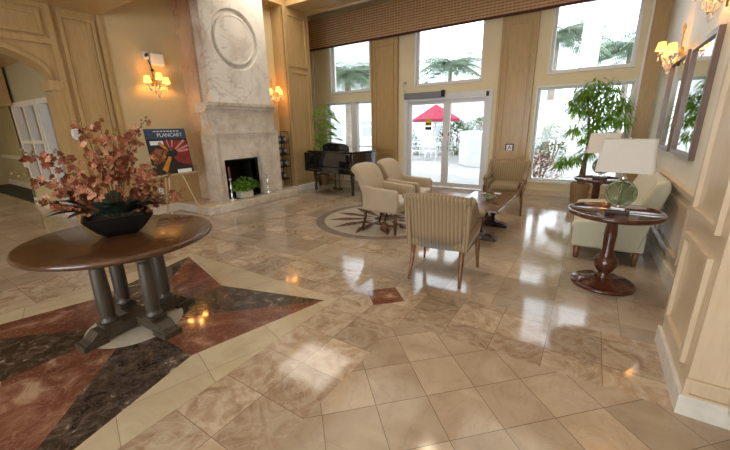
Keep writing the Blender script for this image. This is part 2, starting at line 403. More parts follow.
# right wall
b = new(); box(b, XR, XR+.25, 2.84, YB, 0, 4.9); box(b, XR, XR+.25, -4.2, 2.84, 0, 4.9); struct('wall_right', b, M['paint_pale'])
# left wall beyond and before the chimney, alcove side
b = new(); box(b, XL-.25, XL, 2.78, 4.1, 0, CH); box(b, XL-.25, -6.34, 5.5, 6.02, 0, CH); struct('wall_left', b, M['paint'])
b = new(); box(b, -7.35, -7.1, 6.0, YB, 0, 4.9); struct('wall_alcove', b, M['paint'])
# wall with the arch: opening, upper rail and panel
b = new()
AY0, AY1, AZ = -.80, 2.02, 2.24
ac, aa, ab = (AY0+AY1)/2, (AY1-AY0)/2, .5
arc = [(ac+aa*cos(pi-pi*i/32), AZ+ab*sin(pi*i/32)) for i in range(33)]
for (y0, z0), (y1, z1) in zip(arc, arc[1:]):
    prism(b, [(y0, z0), (y1, z1), (y1, 3.30), (y0, 3.30)], 'x', XL-.32, XL)
box(b, XL-.32, XL, -4.2, AY0, 0, 3.3); box(b, XL-.32, XL, AY1, 2.78, 0, 3.3)
struct('wall_arch', b, M['oak'])
b = new()   # raised moulding: frames on the arch wall
def pframe(b, x, y0, y1, z0, z1, w=.05, t=.025):
    frame_poly(b, (y0, y1, z0, z1), (y0+w, y1-w, z0+w, z1-w), 'x', x, x+t)
pframe(b, XL, 2.24, 2.70, .3, 3.16); pframe(b, XL, 2.30, 2.64, .36, 3.10, .02, .015)
box(b, XL, XL+.06, -4.2, 2.16, 2.72, 2.80); box(b, XL, XL+.04, -4.2, 2.16, 3.18, 3.24)
box(b, XL, XL+.05, 2.10, 2.17, 0, 3.24); box(b, XL, XL+.05, 2.73, 2.79, 0, 3.24)
for (y0, z0), (y1, z1) in zip(arc[2:], arc[3:]):
    prism(b, [(y0, z0), (y1, z1), (y1, z1+.07), (y0, z0+.07)], 'x', XL, XL+.03)
box(b, XL-.34, XL+.06, 1.95, 2.12, 2.10, 2.24); box(b, XL-.34, XL+.04, 1.99, 2.10, 0, 2.12)
pframe(b, XL, .2, 2.05, 2.84, 3.14)
struct('trim_1', b, M['oak'])
# corridor behind the arch
b = new(); hl = [(-9.85, -8.55, .60, 2.04), (-8.35, -7.45, .02, 2.04)]
holed(b, -10.25, -7.0, 0, 2.9, hl, lambda a, c, e, f: box(b, a, c, 2.25, 2.40, e, f))
box(b, -15.2, -10.2, 2.9, 3.05, 0, 2.9); box(b, -10.3, -10.15, 2.25, 3.0, 0, 2.9)
struct('wall_corridor', b, M['paint_green'])
b = new(); box(b, -15.35, -15.2, -4.2, 3.0, 0, 2.9); struct('wall_corridor_end', b, M['paint_green'])
b = new(); box(b, -15.2, XL-.3, -4.2, 3.0, 2.75, 2.9); struct('ceiling.001', b, M['oak'])
b = new(); box(b, -11.2, -9.75, 1.9, 2.2, 2.05, 2.75); struct('trim_2', b, M['oak'])
def interior_window(name, x0, x1, z0, z1, n, cross):
    b = new(); frame_poly(b, (x0-.06, x1+.06, z0-.06, z1+.06), (x0+.03, x1-.03, z0+.03, z1-.03), 'y', 2.21, 2.40)
    for i in range(1, n): xx = x0+(x1-x0)*i/n; box(b, xx-.05, xx+.05, 2.22, 2.38, z0, z1)
    for zz in cross: box(b, x0, x1, 2.225, 2.375, zz-.03, zz+.03)
    w = struct(name, b, M['white'])
    g = new(); box(g, x0, x1, 2.33, 2.345, z0, z1); ob('pane', g, M['glass'], w)
    g = new()
    for i in range(n):
        a, c = x0+(x1-x0)*i/n+.05, x0+(x1-x0)*(i+1)/n-.05
        for s0 in (a, c-(c-a)*.38):
            k = 8; ww = (c-a)*.38
            for j in range(k):
                box(g, s0+ww*j/k, s0+ww*(j+.7)/k, 2.5, 2.53, z0, z1)
    ob('curtain', g, M['curtain'], w)
    return w
interior_window('window_1', -9.85, -8.55, .60, 2.04, 2, [1.35])
interior_window('door_2', -8.35, -7.45, .02, 2.04, 1, [])
b = new(); box(b, -10.2, -7.0, 2.9, 3.05, 0, 2.9); box(b, -7.15, -7.0, 2.4, 2.9, 0, 2.9); struct('wall_corridor_store', b, M['soot_and_dark'])  # near-black walls: the dark room's shade put into their colour
b = new(); box(b, -15.2, -10.2, 2.86, 2.9, .82, .92); box(b, -10.2, -9.93, 2.21, 2.25, .82, .92); struct('trim_3', b, M['white'])
b = new(); box(b, -15.2, -10.2, 2.86, 2.9, .01, .16); box(b, -10.2, -8.43, 2.22, 2.25, 0, .16); box(b, -7.38, -7.02, 2.22, 2.25, 0, .16); struct('baseboard_corridor', b, M['white'])
# ceilings
b = new(); holed(b, -7.35, XR+.2, 2.78, 6.80, [(-6.0, -4.3, 4.6, 6.15), (-3.9, -2.2, 3.3, 6.15), (-1.5, .3, 3.3, 6.15), (-6.0, -4.3, 3.0, 4.2)], lambda a, c, e, f: box(b, a, c, e, f, CH, CH+.25))
box(b, -7.35, XR+.2, 2.78, 6.80, CH+.25, CH+.35); struct('ceiling', b, M['oak'])
b = new(); holed(b, -7.0, XR+.2, -4.2, 2.78, [(-6.2, -4.2, .4, 2.3), (-3.8, -1.8, .4, 2.3), (-1.4, .4, .4, 2.3), (-6.2, -4.2, -3.6, 0), (-3.8, -1.8, -3.6, 0), (-1.4, .4, -3.6, 0)], lambda a, c, e, f: box(b, a, c, e, f, 3.24, 3.40))
box(b, -7.0, XR+.2, -4.2, 2.78, 3.40, 3.5); box(b, -7.0, XR+.2, 2.68, 2.78, 3.4, 4.3); struct('ceiling.002', b, M['oak'])
b = new(); box(b, -7.35, XR+.2, 6.7, YB+.24, 4.85, 5.0); box(b, -7.35, XR+.2, 6.68, 6.8, CH+.2, 4.9); struct('ceiling.003', b, M['paint_pale'])
b = new(); box(b, -7.35, XR, 6.70, 6.82, CH-.05, CH+.02); struct('trim_4', b, M['oak'])
# rear wall with a wide glazed opening behind the camera
b = new(); holed(b, -15.2, XR+.25, 0, 3.5, [(-3.6, .3, .1, 2.7)], lambda a, c, e, f: box(b, a, c, -4.35, -4.2, e, f)); struct('wall_rear', b, M['paint'])
b = new(); frame_poly(b, (-3.6, .3, .1, 2.7), (-3.5, .2, .2, 2.6), 'y', -4.33, -4.22); box(b, -1.7, -1.6, -4.33, -4.22, .1, 2.7); w = struct('window_7', b, M['white'])
b = new(); box(b, -3.5, .2, -4.29, -4.275, .2, 2.6); ob('pane', b, M['glass'], w)
# wooden pilasters
def pil(name, x0, x1, z1, zs, mat='oak', y=YB, t=.07):
    b = new(); box(b, x0, x1, y-t, y, 0, z1)
    for a, c in zs:
        frame_poly(b, (x0+.10, x1-.10, a, c), (x0+.135, x1-.135, a+.035, c-.035), 'y', y-t-.02, y-t)
    box(b, x0-.015, x0+.03, y-t-.025, y, 0, z1); box(b, x1-.03, x1+.015, y-t-.025, y, 0, z1)
    box(b, x0-.01, x1+.01, y-t-.03, y, .0, .16)
    return struct(name, b, M[mat])
pil('trim_5', -5.04, -4.30, 4.3, [(.25, .80), (.90, 3.45)])
pil('trim_6', -1.85, -1.20, 4.3, [(.25, .80), (.90, 3.45)])
pil('trim_7', .56, .80, 4.3, [])
b = new(); box(b, .53, .565, YB-.10, YB, 0, 4.3); box(b, -7.1, -7.04, YB-.05, YB, 0, 4.3); struct('trim_8', b, M['white'])
# left alcove pilaster
b = new(); box(b, -7.2, -5.98, 6.02, 6.80, 0, CH)
frame_poly(b, (6.10, 6.74, .30, 2.78), (6.16, 6.68, .36, 2.72), 'x', -5.98, -5.955)
frame_poly(b, (6.10, 6.74, 2.86, 3.94), (6.16, 6.68, 2.92, 3.88), 'x', -5.98, -5.955)
box(b, -6.0, -5.945, 6.02, 6.08, 0, CH); box(b, -6.0, -5.945, 6.755, 6.80, 0, CH)
struct('trim_9', b, M['oak_gloss'])
b = new(); box(b, -6.34, -5.93, 5.98, 6.82, 0, .14); box(b, -7.1, -5.95, 6.80, 6.83, 0, .14); struct('baseboard_left', b, M['white'])
# baseboards, lower dado
b = new(); box(b, -7.1, -5.05, YB-.03, YB, 0, .14); box(b, -4.3, -4.06, YB-.03, YB, 0, .14); box(b, -2.03, -1.86, YB-.03, YB, 0, .14); box(b, -1.19, .55, YB-.03, YB, 0, .12); struct('baseboard_back', b, M['oak_pale'])
b = new(); box(b, XL, XL+.03, 2.80, 3.99, 0, .15); struct('baseboard_left_near', b, M['frst'])
b = new(); box(b, XL, XL+.015, 2.79, 4.0, .15, .80); box(b, XL, XL+.03, 2.79, 4.0, .80, .835); struct('trim_14', b, M['oak'])
# right wall dado with rail and panels
b = new(); box(b, XR-.02, XR, 2.84, YB-.02, .14, .86)
for a, c in ((2.95, 3.75), (3.9, 5.1), (5.25, 6.45), (6.6, 7.8)):
    frame_poly(b, (a, c, .24, .76), (a+.04, c-.04, .28, .72), 'x', XR-.04, XR-.02)
struct('trim_10', b, M['oak_pale'])
b = new(); box(b, XR-.06, XR, 2.84, YB-.07, .86, .90); box(b, XR-.045, XR, 2.84, YB-.07, .835, .86); struct('trim_11', b, M['oak_pale'])
b = new(); box(b, XR-.05, XR, 2.84, YB-.08, 0, .14); box(b, .555, .80, 2.12, 2.88, 0, .12); struct('baseboard_right', b, M['planter'])
# near column on the right, panelled on two faces
b = new(); box(b, .575, XR, 2.14, 2.86, .10, 3.3)
for z0, z1 in ((.24, .84), (.96, 2.9)):
    frame_poly(b, (2.24, 2.78, z0, z1), (2.28, 2.74, z0+.04, z1-.04), 'x', .552, .576)
frame_poly(b, (.565, XR, .10, .22), (.59, XR-.005, .13, .2), 'y', 2.125, 2.14)
struct('trim_12', b, M['oak_pale'])
b = new(); box(b, .74, 1.0, 1.0, 2.16, .10, 3.3)
struct('trim_13', b, M['oak_pale'])

# ------------------------------------------------------------ windows and door in the back wall
def window(name, h, mull=(), bars=(), fw_=.045):
    x0, x1, z0, z1 = h; b = new()
    frame_poly(b, (x0, x1, z0, z1), (x0+fw_, x1-fw_, z0+fw_, z1-fw_), 'y', YB+.10, YB+.17)
    for xx in mull: box(b, xx-.09, xx+.09, YB+.02, YB+.17, z0, z1)
    for zz in bars: box(b, x0, x1, YB+.10, YB+.16, zz-.02, zz+.02)
    box(b, x0-.03, x1+.03, YB-.03, YB+.10, z0-.035, z0)
    frame_poly(b, (x0-.02, x1+.02, z0-.02, z1+.02), (x0+.004, x1-.004, z0+.002, z1-.004), 'y', YB-.012, YB+.10)
    w = struct(name, b, M['white'])
    g = new(); box(g, x0+fw_, x1-fw_, YB+.13, YB+.138, z0+fw_, z1-fw_); ob('pane', g, M['glass'], w)
    return w
window('window_2', BH[0], [-5.70]); window('window_3', BH[1]); window('window_4', BH[3]); window('window_5', BH[4]); window('window_6', BH[5])
x0, x1, z0, z1 = BH[2]
b = new(); frame_poly(b, (x0-.06, x1+.06, -.02, z1+.07), (x0+.04, x1-.04, -.01, z1-.05), 'y', YB-.03, YB+.2)
door = struct('door_1', b, M['alu'])
for a, c, hx in ((x0+.04, -3.02, -3.10), (-3.02, x1-.04, -2.94)):
    g = new(); frame_poly(g, (a, c, .02, 2.10), (a+.085, c-.085, .12, 2.0), 'y', YB+.04, YB+.09)
    lf = ob('door_leaf', g, M['alu'], door)
    g = new(); box(g, a+.08, c-.08, YB+.062, YB+.068, .11, 2.01); ob('pane', g, M['glass'], lf)
    g = new(); tube(g, [(hx, YB+.04, .92), (hx, YB-.02, .93), (hx, YB-.02, 1.12), (hx, YB+.04, 1.13)], .010); box(g, hx-.02, hx+.02, YB+.03, YB+.045, 1.25, 1.33); ob('door_handle', g, M['silver'], lf)
g = new(); box(g, x0-.02, -3.12, YB-.13, YB-.02, 2.13, 2.27, .01); ob('door_operator', g, M['opgrey'], door)
g = new(); box(g, -3.12, -3.05, YB-.12, YB-.02, 2.14, 2.29, .005); box(g, -2.10, -2.05, YB-.08, YB-.02, 2.10, 2.2, .005); ob('end_bracket', g, M['black'], door)
g = new(); prism(g, [(-3.56, 1.50)]+[(-3.48+.08*cos(pi-pi*i/12), 1.58+.08*sin(pi*i/12)) for i in range(13)]+[(-3.40, 1.50)], 'y', YB+.052, YB+.058); ob('door_sticker', g, M['yellow'], door)
g = new(); box(g, -3.56, -3.40, YB+.048, YB+.054, 1.40, 1.47); box(g, -3.55, -3.41, YB+.048, YB+.0525, 1.53, 1.56); ob('sticker_lettering', g, M['ink'], door)
g = new(); tube(g, [(-4.02, YB-.02, 2.25), (-4.12, YB-.03, 2.33), (-4.16, YB-.02, 2.48), (-4.10, YB-.02, 2.52)], .008); box(g, -4.13, -4.07, YB-.03, YB, 2.49, 2.55); ob('sensor_cable', g, M['grey'], door)

# woven valance across the window bay
t = NT('woven_wood_valance'); s = t.n('ShaderNodeSeparateXYZ'); t.l(t.obj(), s.inputs[0])
fz = t.math('FRACT', t.math('DIVIDE', s.outputs[2], .055)); fx = t.math('FRACT', t.math('DIVIDE', t.math('ADD', s.outputs[0], 20), .075))
ga = t.math('LESS_THAN', fz, .30); gb = t.math('LESS_THAN', fx, .22)
nn = t.noise(8, 3, vec=t.obj())
c = t.mix(ga, t.ramp(nn.outputs[0], [(.3, (.52, .30, .15)), (.7, (.62, .38, .20))]), (.20, .10, .045)); c = t.mix(t.math('MULTIPLY', gb, .5), c, (.60, .45, .28))
t.base(c); t.set(.85); M['woven'] = t.m
M['fringe'] = plain('dark_red_braid', (.085, .02, .012), .8)
val = thing('woven_valance', 'long brown woven wood valance hanging across the tops of all back windows', 'valance', (0, 8.03, 3.6))
for a, c_ in ((-7.08, -5.01), (-5.005, -1.612), (-1.607, .55)):
    g = new(); n = 24
    prism(g, [(a, -.0), (c_, -.0), (c_, .02), (a, .02)], 'z', .01, .72)
    ob('woven_panel', g, M['woven'], val)
g = new(); box(g, -7.08, .55, -.012, .03, -.03, .012, .004); ob('bottom_braid', g, M['fringe'], val)
g = new(); box(g, -7.08, .55, .02, .10, .68, .74); ob('head_rail', g, M['oak'], val)

# ------------------------------------------------------------ fireplace
FP = thing('fireplace', 'tall carved limestone fireplace with round medallion above the mantel', 'fireplace', (-6.3, 4.75, 0))
LM = Matrix.Translation((6.3, -4.75, 0))
def fpart(name, b, mat, par=FP): return ob(name, b, mat, par, LM)
b = new(); holed(b, 4.0, 5.52, .12, CH, [(4.04, 5.06, .12, 1.06)], lambda a, c, e, f: box(b, -6.70, -6.24, a, c, e, f)); fpart('side_slab', b, M['chimside'])
RC, RZ = 4.76, 3.15
b = new()
# chimney breast face with a round moulding (ring raised, disc sunk)
box(b, -6.24, -6.06, 4.05, 5.50, 1.95, CH)
def holed_plate(b, x0, x1, y0, y1, z0, z1, cy, cz, r_, n=64):
    an = sorted([2*pi*i/n for i in range(n)]+[math.atan2(z-cz, y-cy) % (2*pi) for y in (y0, y1) for z in (z0, z1)])
    def edge(a):
        c, s_ = cos(a), sin(a); k = min((y1-cy)/c if c > 1e-9 else 1e9, (y0-cy)/c if c < -1e-9 else 1e9, (z1-cz)/s_ if s_ > 1e-9 else 1e9, (z0-cz)/s_ if s_ < -1e-9 else 1e9)
        return (cy+c*k, cz+s_*k)
    I = [b.verts.new((x1, cy+(r_+.012)*cos(a), cz+(r_+.012)*sin(a))) for a in an]; D_ = [b.verts.new((x1-.014, cy+r_*cos(a), cz+r_*sin(a))) for a in an]; B_ = [b.verts.new((x0, cy+r_*cos(a), cz+r_*sin(a))) for a in an]
    O = [b.verts.new((x1, *edge(a))) for a in an]; OB = [b.verts.new((x0, *edge(a))) for a in an]
    for i in range(len(an)):
        k = (i+1) % len(an)
        b.faces.new((I[i], O[i], O[k], I[k])); b.faces.new((D_[i], I[i], I[k], D_[k])); b.faces.new((B_[i], D_[i], D_[k], B_[k])); b.faces.new((O[i], OB[i], OB[k], O[k]))
holed_plate(b, -6.06, -6.0, 4.05, 5.50, 1.95, CH, RC, RZ, .52)
bmesh.ops.recalc_face_normals(b, faces=b.faces[:])
fpart('chimney_breast', b, M['chime'])
b = new(); MR = Matrix.Translation((-6.06, RC, RZ)) @ Matrix.Rotation(R(90), 4, 'Y')
lathe(b, [(.445, 0), (.445, .045), (.432, .056), (.405, .056), (.395, .046), (0, .046)], 64, M=MR, cap=False, smooth=False); fpart('round_medallion', b, M['chime'])
b = new()
prof = [(-6.2, 1.82), (-5.92, 1.82), (-5.90, 1.86), (-5.86, 1.875), (-5.84, 1.92), (-5.80, 1.935), (-5.79, 1.985), (-6.2, 1.985)]
prism(b, prof, 'y', 3.84, 5.44); fpart('mantel_shelf', b, M['frst'])
b = new(); box(b, -6.24, -5.93, 3.95, 5.45, 1.46, 1.83); fpart('frieze', b, M['frst'])
b = new(); Y0, Y1, ZT = 3.90, 5.49, 1.47; fy0, fy1, fzt = 4.10, 4.98, .94
holed(b, Y0, Y1, .15, ZT, [(fy0, fy1, .15, fzt)], lambda a, c, e, f: box(b, -6.24, -5.90, a, c, e, f))
frame_poly(b, (Y0, Y1, .15, ZT), (Y0+.06, Y1-.06, .10, ZT-.05), 'x', -5.90, -5.86)
for i in range(3):
    o_ = .06+i*.02; frame_poly(b, (Y0+o_, Y1-o_, .15, ZT-o_), (Y0+o_+.02, Y1-o_-.02, .12, ZT-o_-.02), 'x', -5.90, -5.87-.008*i)
fpart('surround', b, M['frst'])
b = new(); box(b, -6.66, -6.62, 4.05, 5.05, .15, 1.05); box(b, -6.62, -6.0, 4.05, 4.10, .151, 1.05); box(b, -6.62, -6.0, 4.98, 5.03, .151, 1.05); box(b, -6.62, -6.0, fy0, fy1, fzt, 1.05); box(b, -6.62, -5.93, fy0, fy1, .15, .156)
fpart('firebox', b, M['soot_and_dark'])
b = new(); frame_poly(b, (fy0, fy1, .15, fzt), (fy0+.03, fy1-.03, .17, fzt-.05), 'x', -6.06, -6.03); fpart('iron_frame', b, M['iron'])
b = new(); box(b, -6.70, -5.64, 3.50, 5.80, 0, .15, .012); fpart('hearth', b, M['frst'])

# ------------------------------------------------------------ sconces
def sconce_build(loc, rz, label):
    """local +x is the wall normal"""
    s = thing('wall_sconce', label, 'wall lamp', loc, rz, 'three-light crystal wall sconces')
    b = new(); lathe(b, [(.0, -.02), (.05, -.015), (.065, 0), (.05, .012), (0, .02)], 20, M=Matrix.Translation((.01, 0, .0)) @ Matrix.Rotation(R(90), 4, 'Y'))
    tube(b, [(.03, 0, -.16), (.03, 0, .28)], .010); lathe(b, [(0, .34), (.012, .31), (.02, .28), (.012, .25)], 10, (.03, 0, 0)); ob('backplate', b, M['brass'], s)
    for i, (dx, dy, dz) in enumerate(((.13, -.16, .0), (.22, 0, .05), (.13, .16, .0))):
        b = new(); pts = [(.03+(dx-.03)*t_, dy*t_, -.02-.12*sin(pi*t_*.9)+dz*t_) for t_ in [k/8 for k in range(9)]]
        tube(b, pts, .009); e = pts[-1]
        tube(b, [e, (e[0], e[1], e[2]+.07)], .010); lathe(b, [(.0, -.01), (.03, .0), (.035, .012), (.0, .012)], 14, e)
        ob('arm', b, M['crystal'], s)
        b = new(); lathe(b, [(.062, .05), (.040, .15)], 20, e, cap=False); lathe(b, [(.040, .148), (.060, .052)], 20, e, cap=False)
        ob('lamp_shade', b, M['sconce'], s)
        for q_ in range(3):
            b = new(); a = q_*2.1+i; c0 = (e[0]+.03*cos(a), e[1]+.03*sin(a), e[2]-.03)
            lathe(b, [(0, -.05), (.011, -.03), (.006, 0), (0, .012)], 8, c0); ob('crystal_drop', b, M['crystal'], s)
        point_light('bulb', (e[0], e[1], e[2]+.09), 3.2, (1, .55, .18), .03, s)
    b = new()
    for k in range(10):
        a = k*pi/5; tube(b, [(.12+.07*cos(a), .09*sin(a), -.08), (.12+.02*cos(a), .03*sin(a), -.20)], .005, 6)
    lathe(b, [(0, -.27), (.022, -.23), (.012, -.19), (0, -.18)], 10, (.12, 0, 0)); ob('crystal_swag', b, M['crystal'], s)
    return s
sconce_build((XL, 3.44, 2.33), 0, 'lit crystal sconce on the cream wall left of the fireplace, under a white emergency light')
sconce_build((-6.34, 5.86, 2.27), 0, 'lit crystal sconce on narrow wall right of the chimney, above the black rack')
sconce_build((XR, 6.2, 2.33), pi, 'lit crystal sconce on the right wall beside the tall brown corner post')
sconce_build((XR, 4.3, 2.55), pi, 'pale crystal sconce cropped by the top right corner of the photo')

e = thing('emergency_light', 'white emergency light box with black camera on left wall above sconce', 'emergency light', (XL+.003, 3.5, 2.6))
b = new(); box(b, .0, .09, -.07, .15, .02, .21, .012); ob('housing', b, M['white'], e)
b = new(); box(b, 0, .06, -.17, -.09, .10, .22, .01); ob('junction_box', b, M['white'], e)
b = new(); lathe(b, [(0, 0), (.022, .01), (.026, .06), (0, .07)], 14, M=Matrix.Translation((.05, -.14, .15)) @ Matrix.Rotation(R(70), 4, 'Y')); tube(b, [(.03, -.10, .12), (.05, -.08, -.02), (.08, -.07, -.08)], .012); lathe(b, [(0, 0), (.02, .01), (.02, .06), (0, .07)], 12, M=Matrix.Translation((.06, -.09, -.07)) @ Matrix.Rotation(R(100), 4, 'Y')); ob('camera_head', b, M['black'], e)

# downlights in the ceiling
def downlight(x, y, z, en, label):
    t_ = thing('ceiling_light', label, 'ceiling light', (x, y, z))
    b = new(); lathe(b, [(.055, -.004), (.085, -.012), (.09, .0), (.055, .0)], 28, cap=False); ob('trim_ring', b, M['white'], t_)
    b = new(); lathe(b, [(.0, -.003), (.055, -.003)], 24, cap=False); ob('lamp_face', b, M['lightface'], t_)
    d_ = bpy.data.lights.new('spot', 'SPOT'); d_.energy = en; d_.color = (1, .84, .62); d_.spot_size = R(125); d_.spot_blend = .8; d_.shadow_soft_size = .06
    o = bpy.data.objects.new('spot', d_); C.objects.link(o); o.parent = t_; o.location = (0, 0, -.03)
downlight(-1.67, 4.4, CH, 40, 'round recessed downlight in the wooden ceiling, mirrored as a bright spot in the floor')
b = new(); box(b, -4.9, -4.2, 6.42, 6.62, CH-.008, CH, .002)
for k in range(6): box(b, -4.88, -4.22, 6.44+k*.03, 6.452+k*.03, CH-.014, CH-.006)
o = ob('ceiling_vent', b, M['grey']); tag(o, 'grey slotted air vent in the wooden beam above the valance', 'vent')

# ------------------------------------------------------------ mirrors on the right wall
def mirror(y0, y1, label):
    m_ = thing('wall_mirror', label, 'mirror', (XR, (y0+y1)/2, 1.7), 0, 'framed mirrors on the right wall')
    h = (y1-y0)/2; b = new(); frame_poly(b, (-h, h, -.56, .56), (-h+.05, h-.05, -.51, .51), 'x', -.045, -.0); ob('frame', b, M['mframe'], m_)
    b = new(); box(b, -.02, -.012, -h+.045, h-.045, -.515, .515); ob('mirror_glass', b, M['mirror'], m_)
mirror(4.30, 5.30, 'tall brown-framed mirror on the right wall, the one nearer the column')
mirror(5.50, 6.60, 'tall brown-framed mirror on the right wall, the one nearer the windows')

# ------------------------------------------------------------ round entrance table with orchids
TT = thing('round_table', 'large round dark walnut table with four-column pedestal on star inlay', 'table', (-2.90, 1.06, 0))
b = new(); lathe(b, [(0, .70), (.57, .70), (.60, .712), (.62, .722), (.625, .74), (.617, .756), (.605, .76), (0, .76)], 96); ob('tabletop', b, M['walnut'], TT)
A = R(8)
b = new(); lathe(b, [(.30, .66), (.34, .70)], 40); ob('apron', b, M['pedestal'], TT)
for k in range(4):
    a = k*pi/2+R(4); cx, cy = .215*cos(a), .215*sin(a)
    b = new(); t_ = new(); box(t_, -.062, .062, -.062, .062, .105, .135, .004); merge(b, t_, Matrix.Translation((cx, cy, 0)) @ Matrix.Rotation(a, 4, 'Z'))
    lathe(b, [(.058, .135), (.058, .15), (.048, .16), (.046, .18), (.052, .21), (.052, .40), (.046, .56), (.044, .575), (.056, .585), (.056, .60), (.046, .61), (.048, .64), (.062, .665), (.062, .70)], 24, (cx, cy, 0)); ob('column', b, M['pedestal'], TT)
for k, a in enumerate((R(94), R(4))):
    b = new(); t_ = new(); hl_ = .405
    prism(t_, [(-hl_, .03), (-hl_, .05), (-.37, .06), (-.345, .085), (-.32, .105), (.32, .105), (.345, .085), (.37, .06), (hl_, .05), (hl_, .03)], 'y', -.06, .06, .004)
    merge(b, t_, Matrix.Rotation(a, 4, 'Z') @ Matrix.Translation((0, 0, -.0005*k))); ob('cross_beam', b, M['pedestal'], TT)
for k in range(4):
    a = k*pi/2+R(4); b = new(); t_ = new(); box(t_, .27, .43, -.07, .07, 0.001, .045, .006); merge(b, t_, Matrix.Rotation(a, 4, 'Z')); ob('foot', b, M['pedestal'], TT)

# arrangement
vr = Vector((.33, .944, 0)); vf = Vector((-.944, .33, 0))   # sideways / away from the door
AR = thing('orchid_arrangement', 'coral silk orchid arrangement with dark leaves in black bowl on round table', 'flower arrangement', (-2.93, 1.07, .761), R(70.7))
# local +x = sideways (vr), local +y = away
b = new()
prof = [(.09, 0), (.10, .0), (.155, .05), (.20, .11), (.235, .165), (.225, .165), (.19, .11), (.145, .055), (.0, .03)]
t_ = new(); lathe(t_, prof, 4, smooth=False); bmesh.ops.transform(t_, matrix=Matrix.Diagonal((1.30, 1.0, .92, 1)) @ Matrix.Rotation(R(45), 4, 'Z'), verts=t_.verts)
merge(b, t_); ob('bowl', b, M['bowl'], AR)
b = new(); box(b, -.17, .17, -.12, .12, .10, .135, .01); ob('moss', b, M['soil'], AR)
def leaf(bm, base, d, L, w, droop=.5, n=6, fold=.15):
    d = Vector(d).normalized(); side = d.cross(Vector((0, 0, 1))).normalized(); p = Vector(base); upv = side.cross(d)
    L0 = None; prev = None
    for i in range(n+1):
        t = i/n; ww = w*math.sin(pi*min(1, .08+t*.92))**.7 if i < n else .001
        c = p + Vector(d)*L*t + Vector((0, 0, -1))*droop*L*t*t
        row = [bm.verts.new(c-side*ww+upv*fold*ww), bm.verts.new(c), bm.verts.new(c+side*ww+upv*fold*ww)]
        if prev:
            for k in range(2):
                f = bm.faces.new((prev[k], prev[k+1], row[k+1], row[k])); f.smooth = True
        prev = row
rnd = random.Random(3)
for k in range(30):
    a = 2*pi*k/30+rnd.uniform(-.1, .1); el = rnd.uniform(.15, .8)
    b = new(); L = rnd.uniform(.24, .36)
    leaf(b, (.12*cos(a), .08*sin(a), .165), (cos(a), sin(a)*.8, el+.35), L*.95, rnd.uniform(.040, .056), .38)
    ob('leaf', b, M['leafdark'], AR)
def flower(bm, c, s, nrm, r_):
    nrm = Vector(nrm).normalized(); a = nrm.cross(Vector((.3, .2, 1))).normalized(); bb = nrm.cross(a); c = Vector(c)
    ph = r_.uniform(0, 6)
    for k in range(5):
        an = ph+k*2*pi/5; d = a*cos(an)+bb*sin(an); sd = nrm.cross(d); w_ = .50 if k % 2 else .34; cu = r_.uniform(.05, .5)
        v = [c, c+d*s*.35+sd*s*w_*.8+nrm*s*.1, c+d*s*.75+sd*s*w_+nrm*s*cu, c+d*s*1.05+nrm*s*cu*.6, c+d*s*.75-sd*s*w_+nrm*s*cu, c+d*s*.35-sd*s*w_*.8+nrm*s*.1]
        bm.faces.new([bm.verts.new(x) for x in v])
# sprays: (tip sideways, tip height, tip depth)
sprays = [(-.60, .30, .05), (-.50, .14, -.10), (-.33, .42, .1), (-.12, .60, 0), (.02, .62, .05), (.10, .55, -.1), (.33, .62, .05), (.44, .40, -.05), (.50, .10, -.05), (.30, .30, -.2), (-.25, .30, -.2), (-.05, .45, -.2), (.15, .40, .15), (-.40, .22, .2), (-.50, .44, -.12), (.22, .48, -.05), (0.42, .2, .15)]
for si, (tx, tz, ty) in enumerate(sprays):
    p0 = Vector((tx*.08, ty*.1, .12)); p1 = Vector((tx*.35, ty*.4, .12+tz*.85)); tx *= (.82 if tx < 0 else .95); tz = tz*1.08+.05; p2 = Vector((tx, ty, .12+tz))
    pts = [p0*(1-t)**2+p1*2*t*(1-t)+p2*t*t for t in [i/14 for i in range(15)]]
    b = new(); tube(b, pts, .0045, 6, .002); st = ob('stem', b, M['stem'], AR)
    f1, f2, bd = new(), new(), new()
    for j in range(rnd.randint(21, 28)):
        t = rnd.uniform(.35, .93); p = p0*(1-t)**2+p1*2*t*(1-t)+p2*t*t
        p = p+Vector((rnd.uniform(-.05, .05), rnd.uniform(-.05, .05), rnd.uniform(-.05, .04)))
        flower(f1 if rnd.random() < .68 else f2, p, rnd.uniform(.019, .030), (rnd.uniform(-1.6, 1.6), -1, rnd.uniform(-.9, 1.2)), rnd)
    for j in range(6):
        t = .86+.028*j; p = p0*(1-t)**2+p1*2*t*(1-t)+p2*t*t+Vector((rnd.uniform(-.012, .012), rnd.uniform(-.012, .012), rnd.uniform(-.01, .02)))
        lathe(bd, [(0, -.010), (.008, 0), (0, .012)], 6, p)
    ob('blossoms', f1, M['petal'], st); ob('blossoms', f2, M['petal2'], st); ob('buds', bd, M['bud'], st)

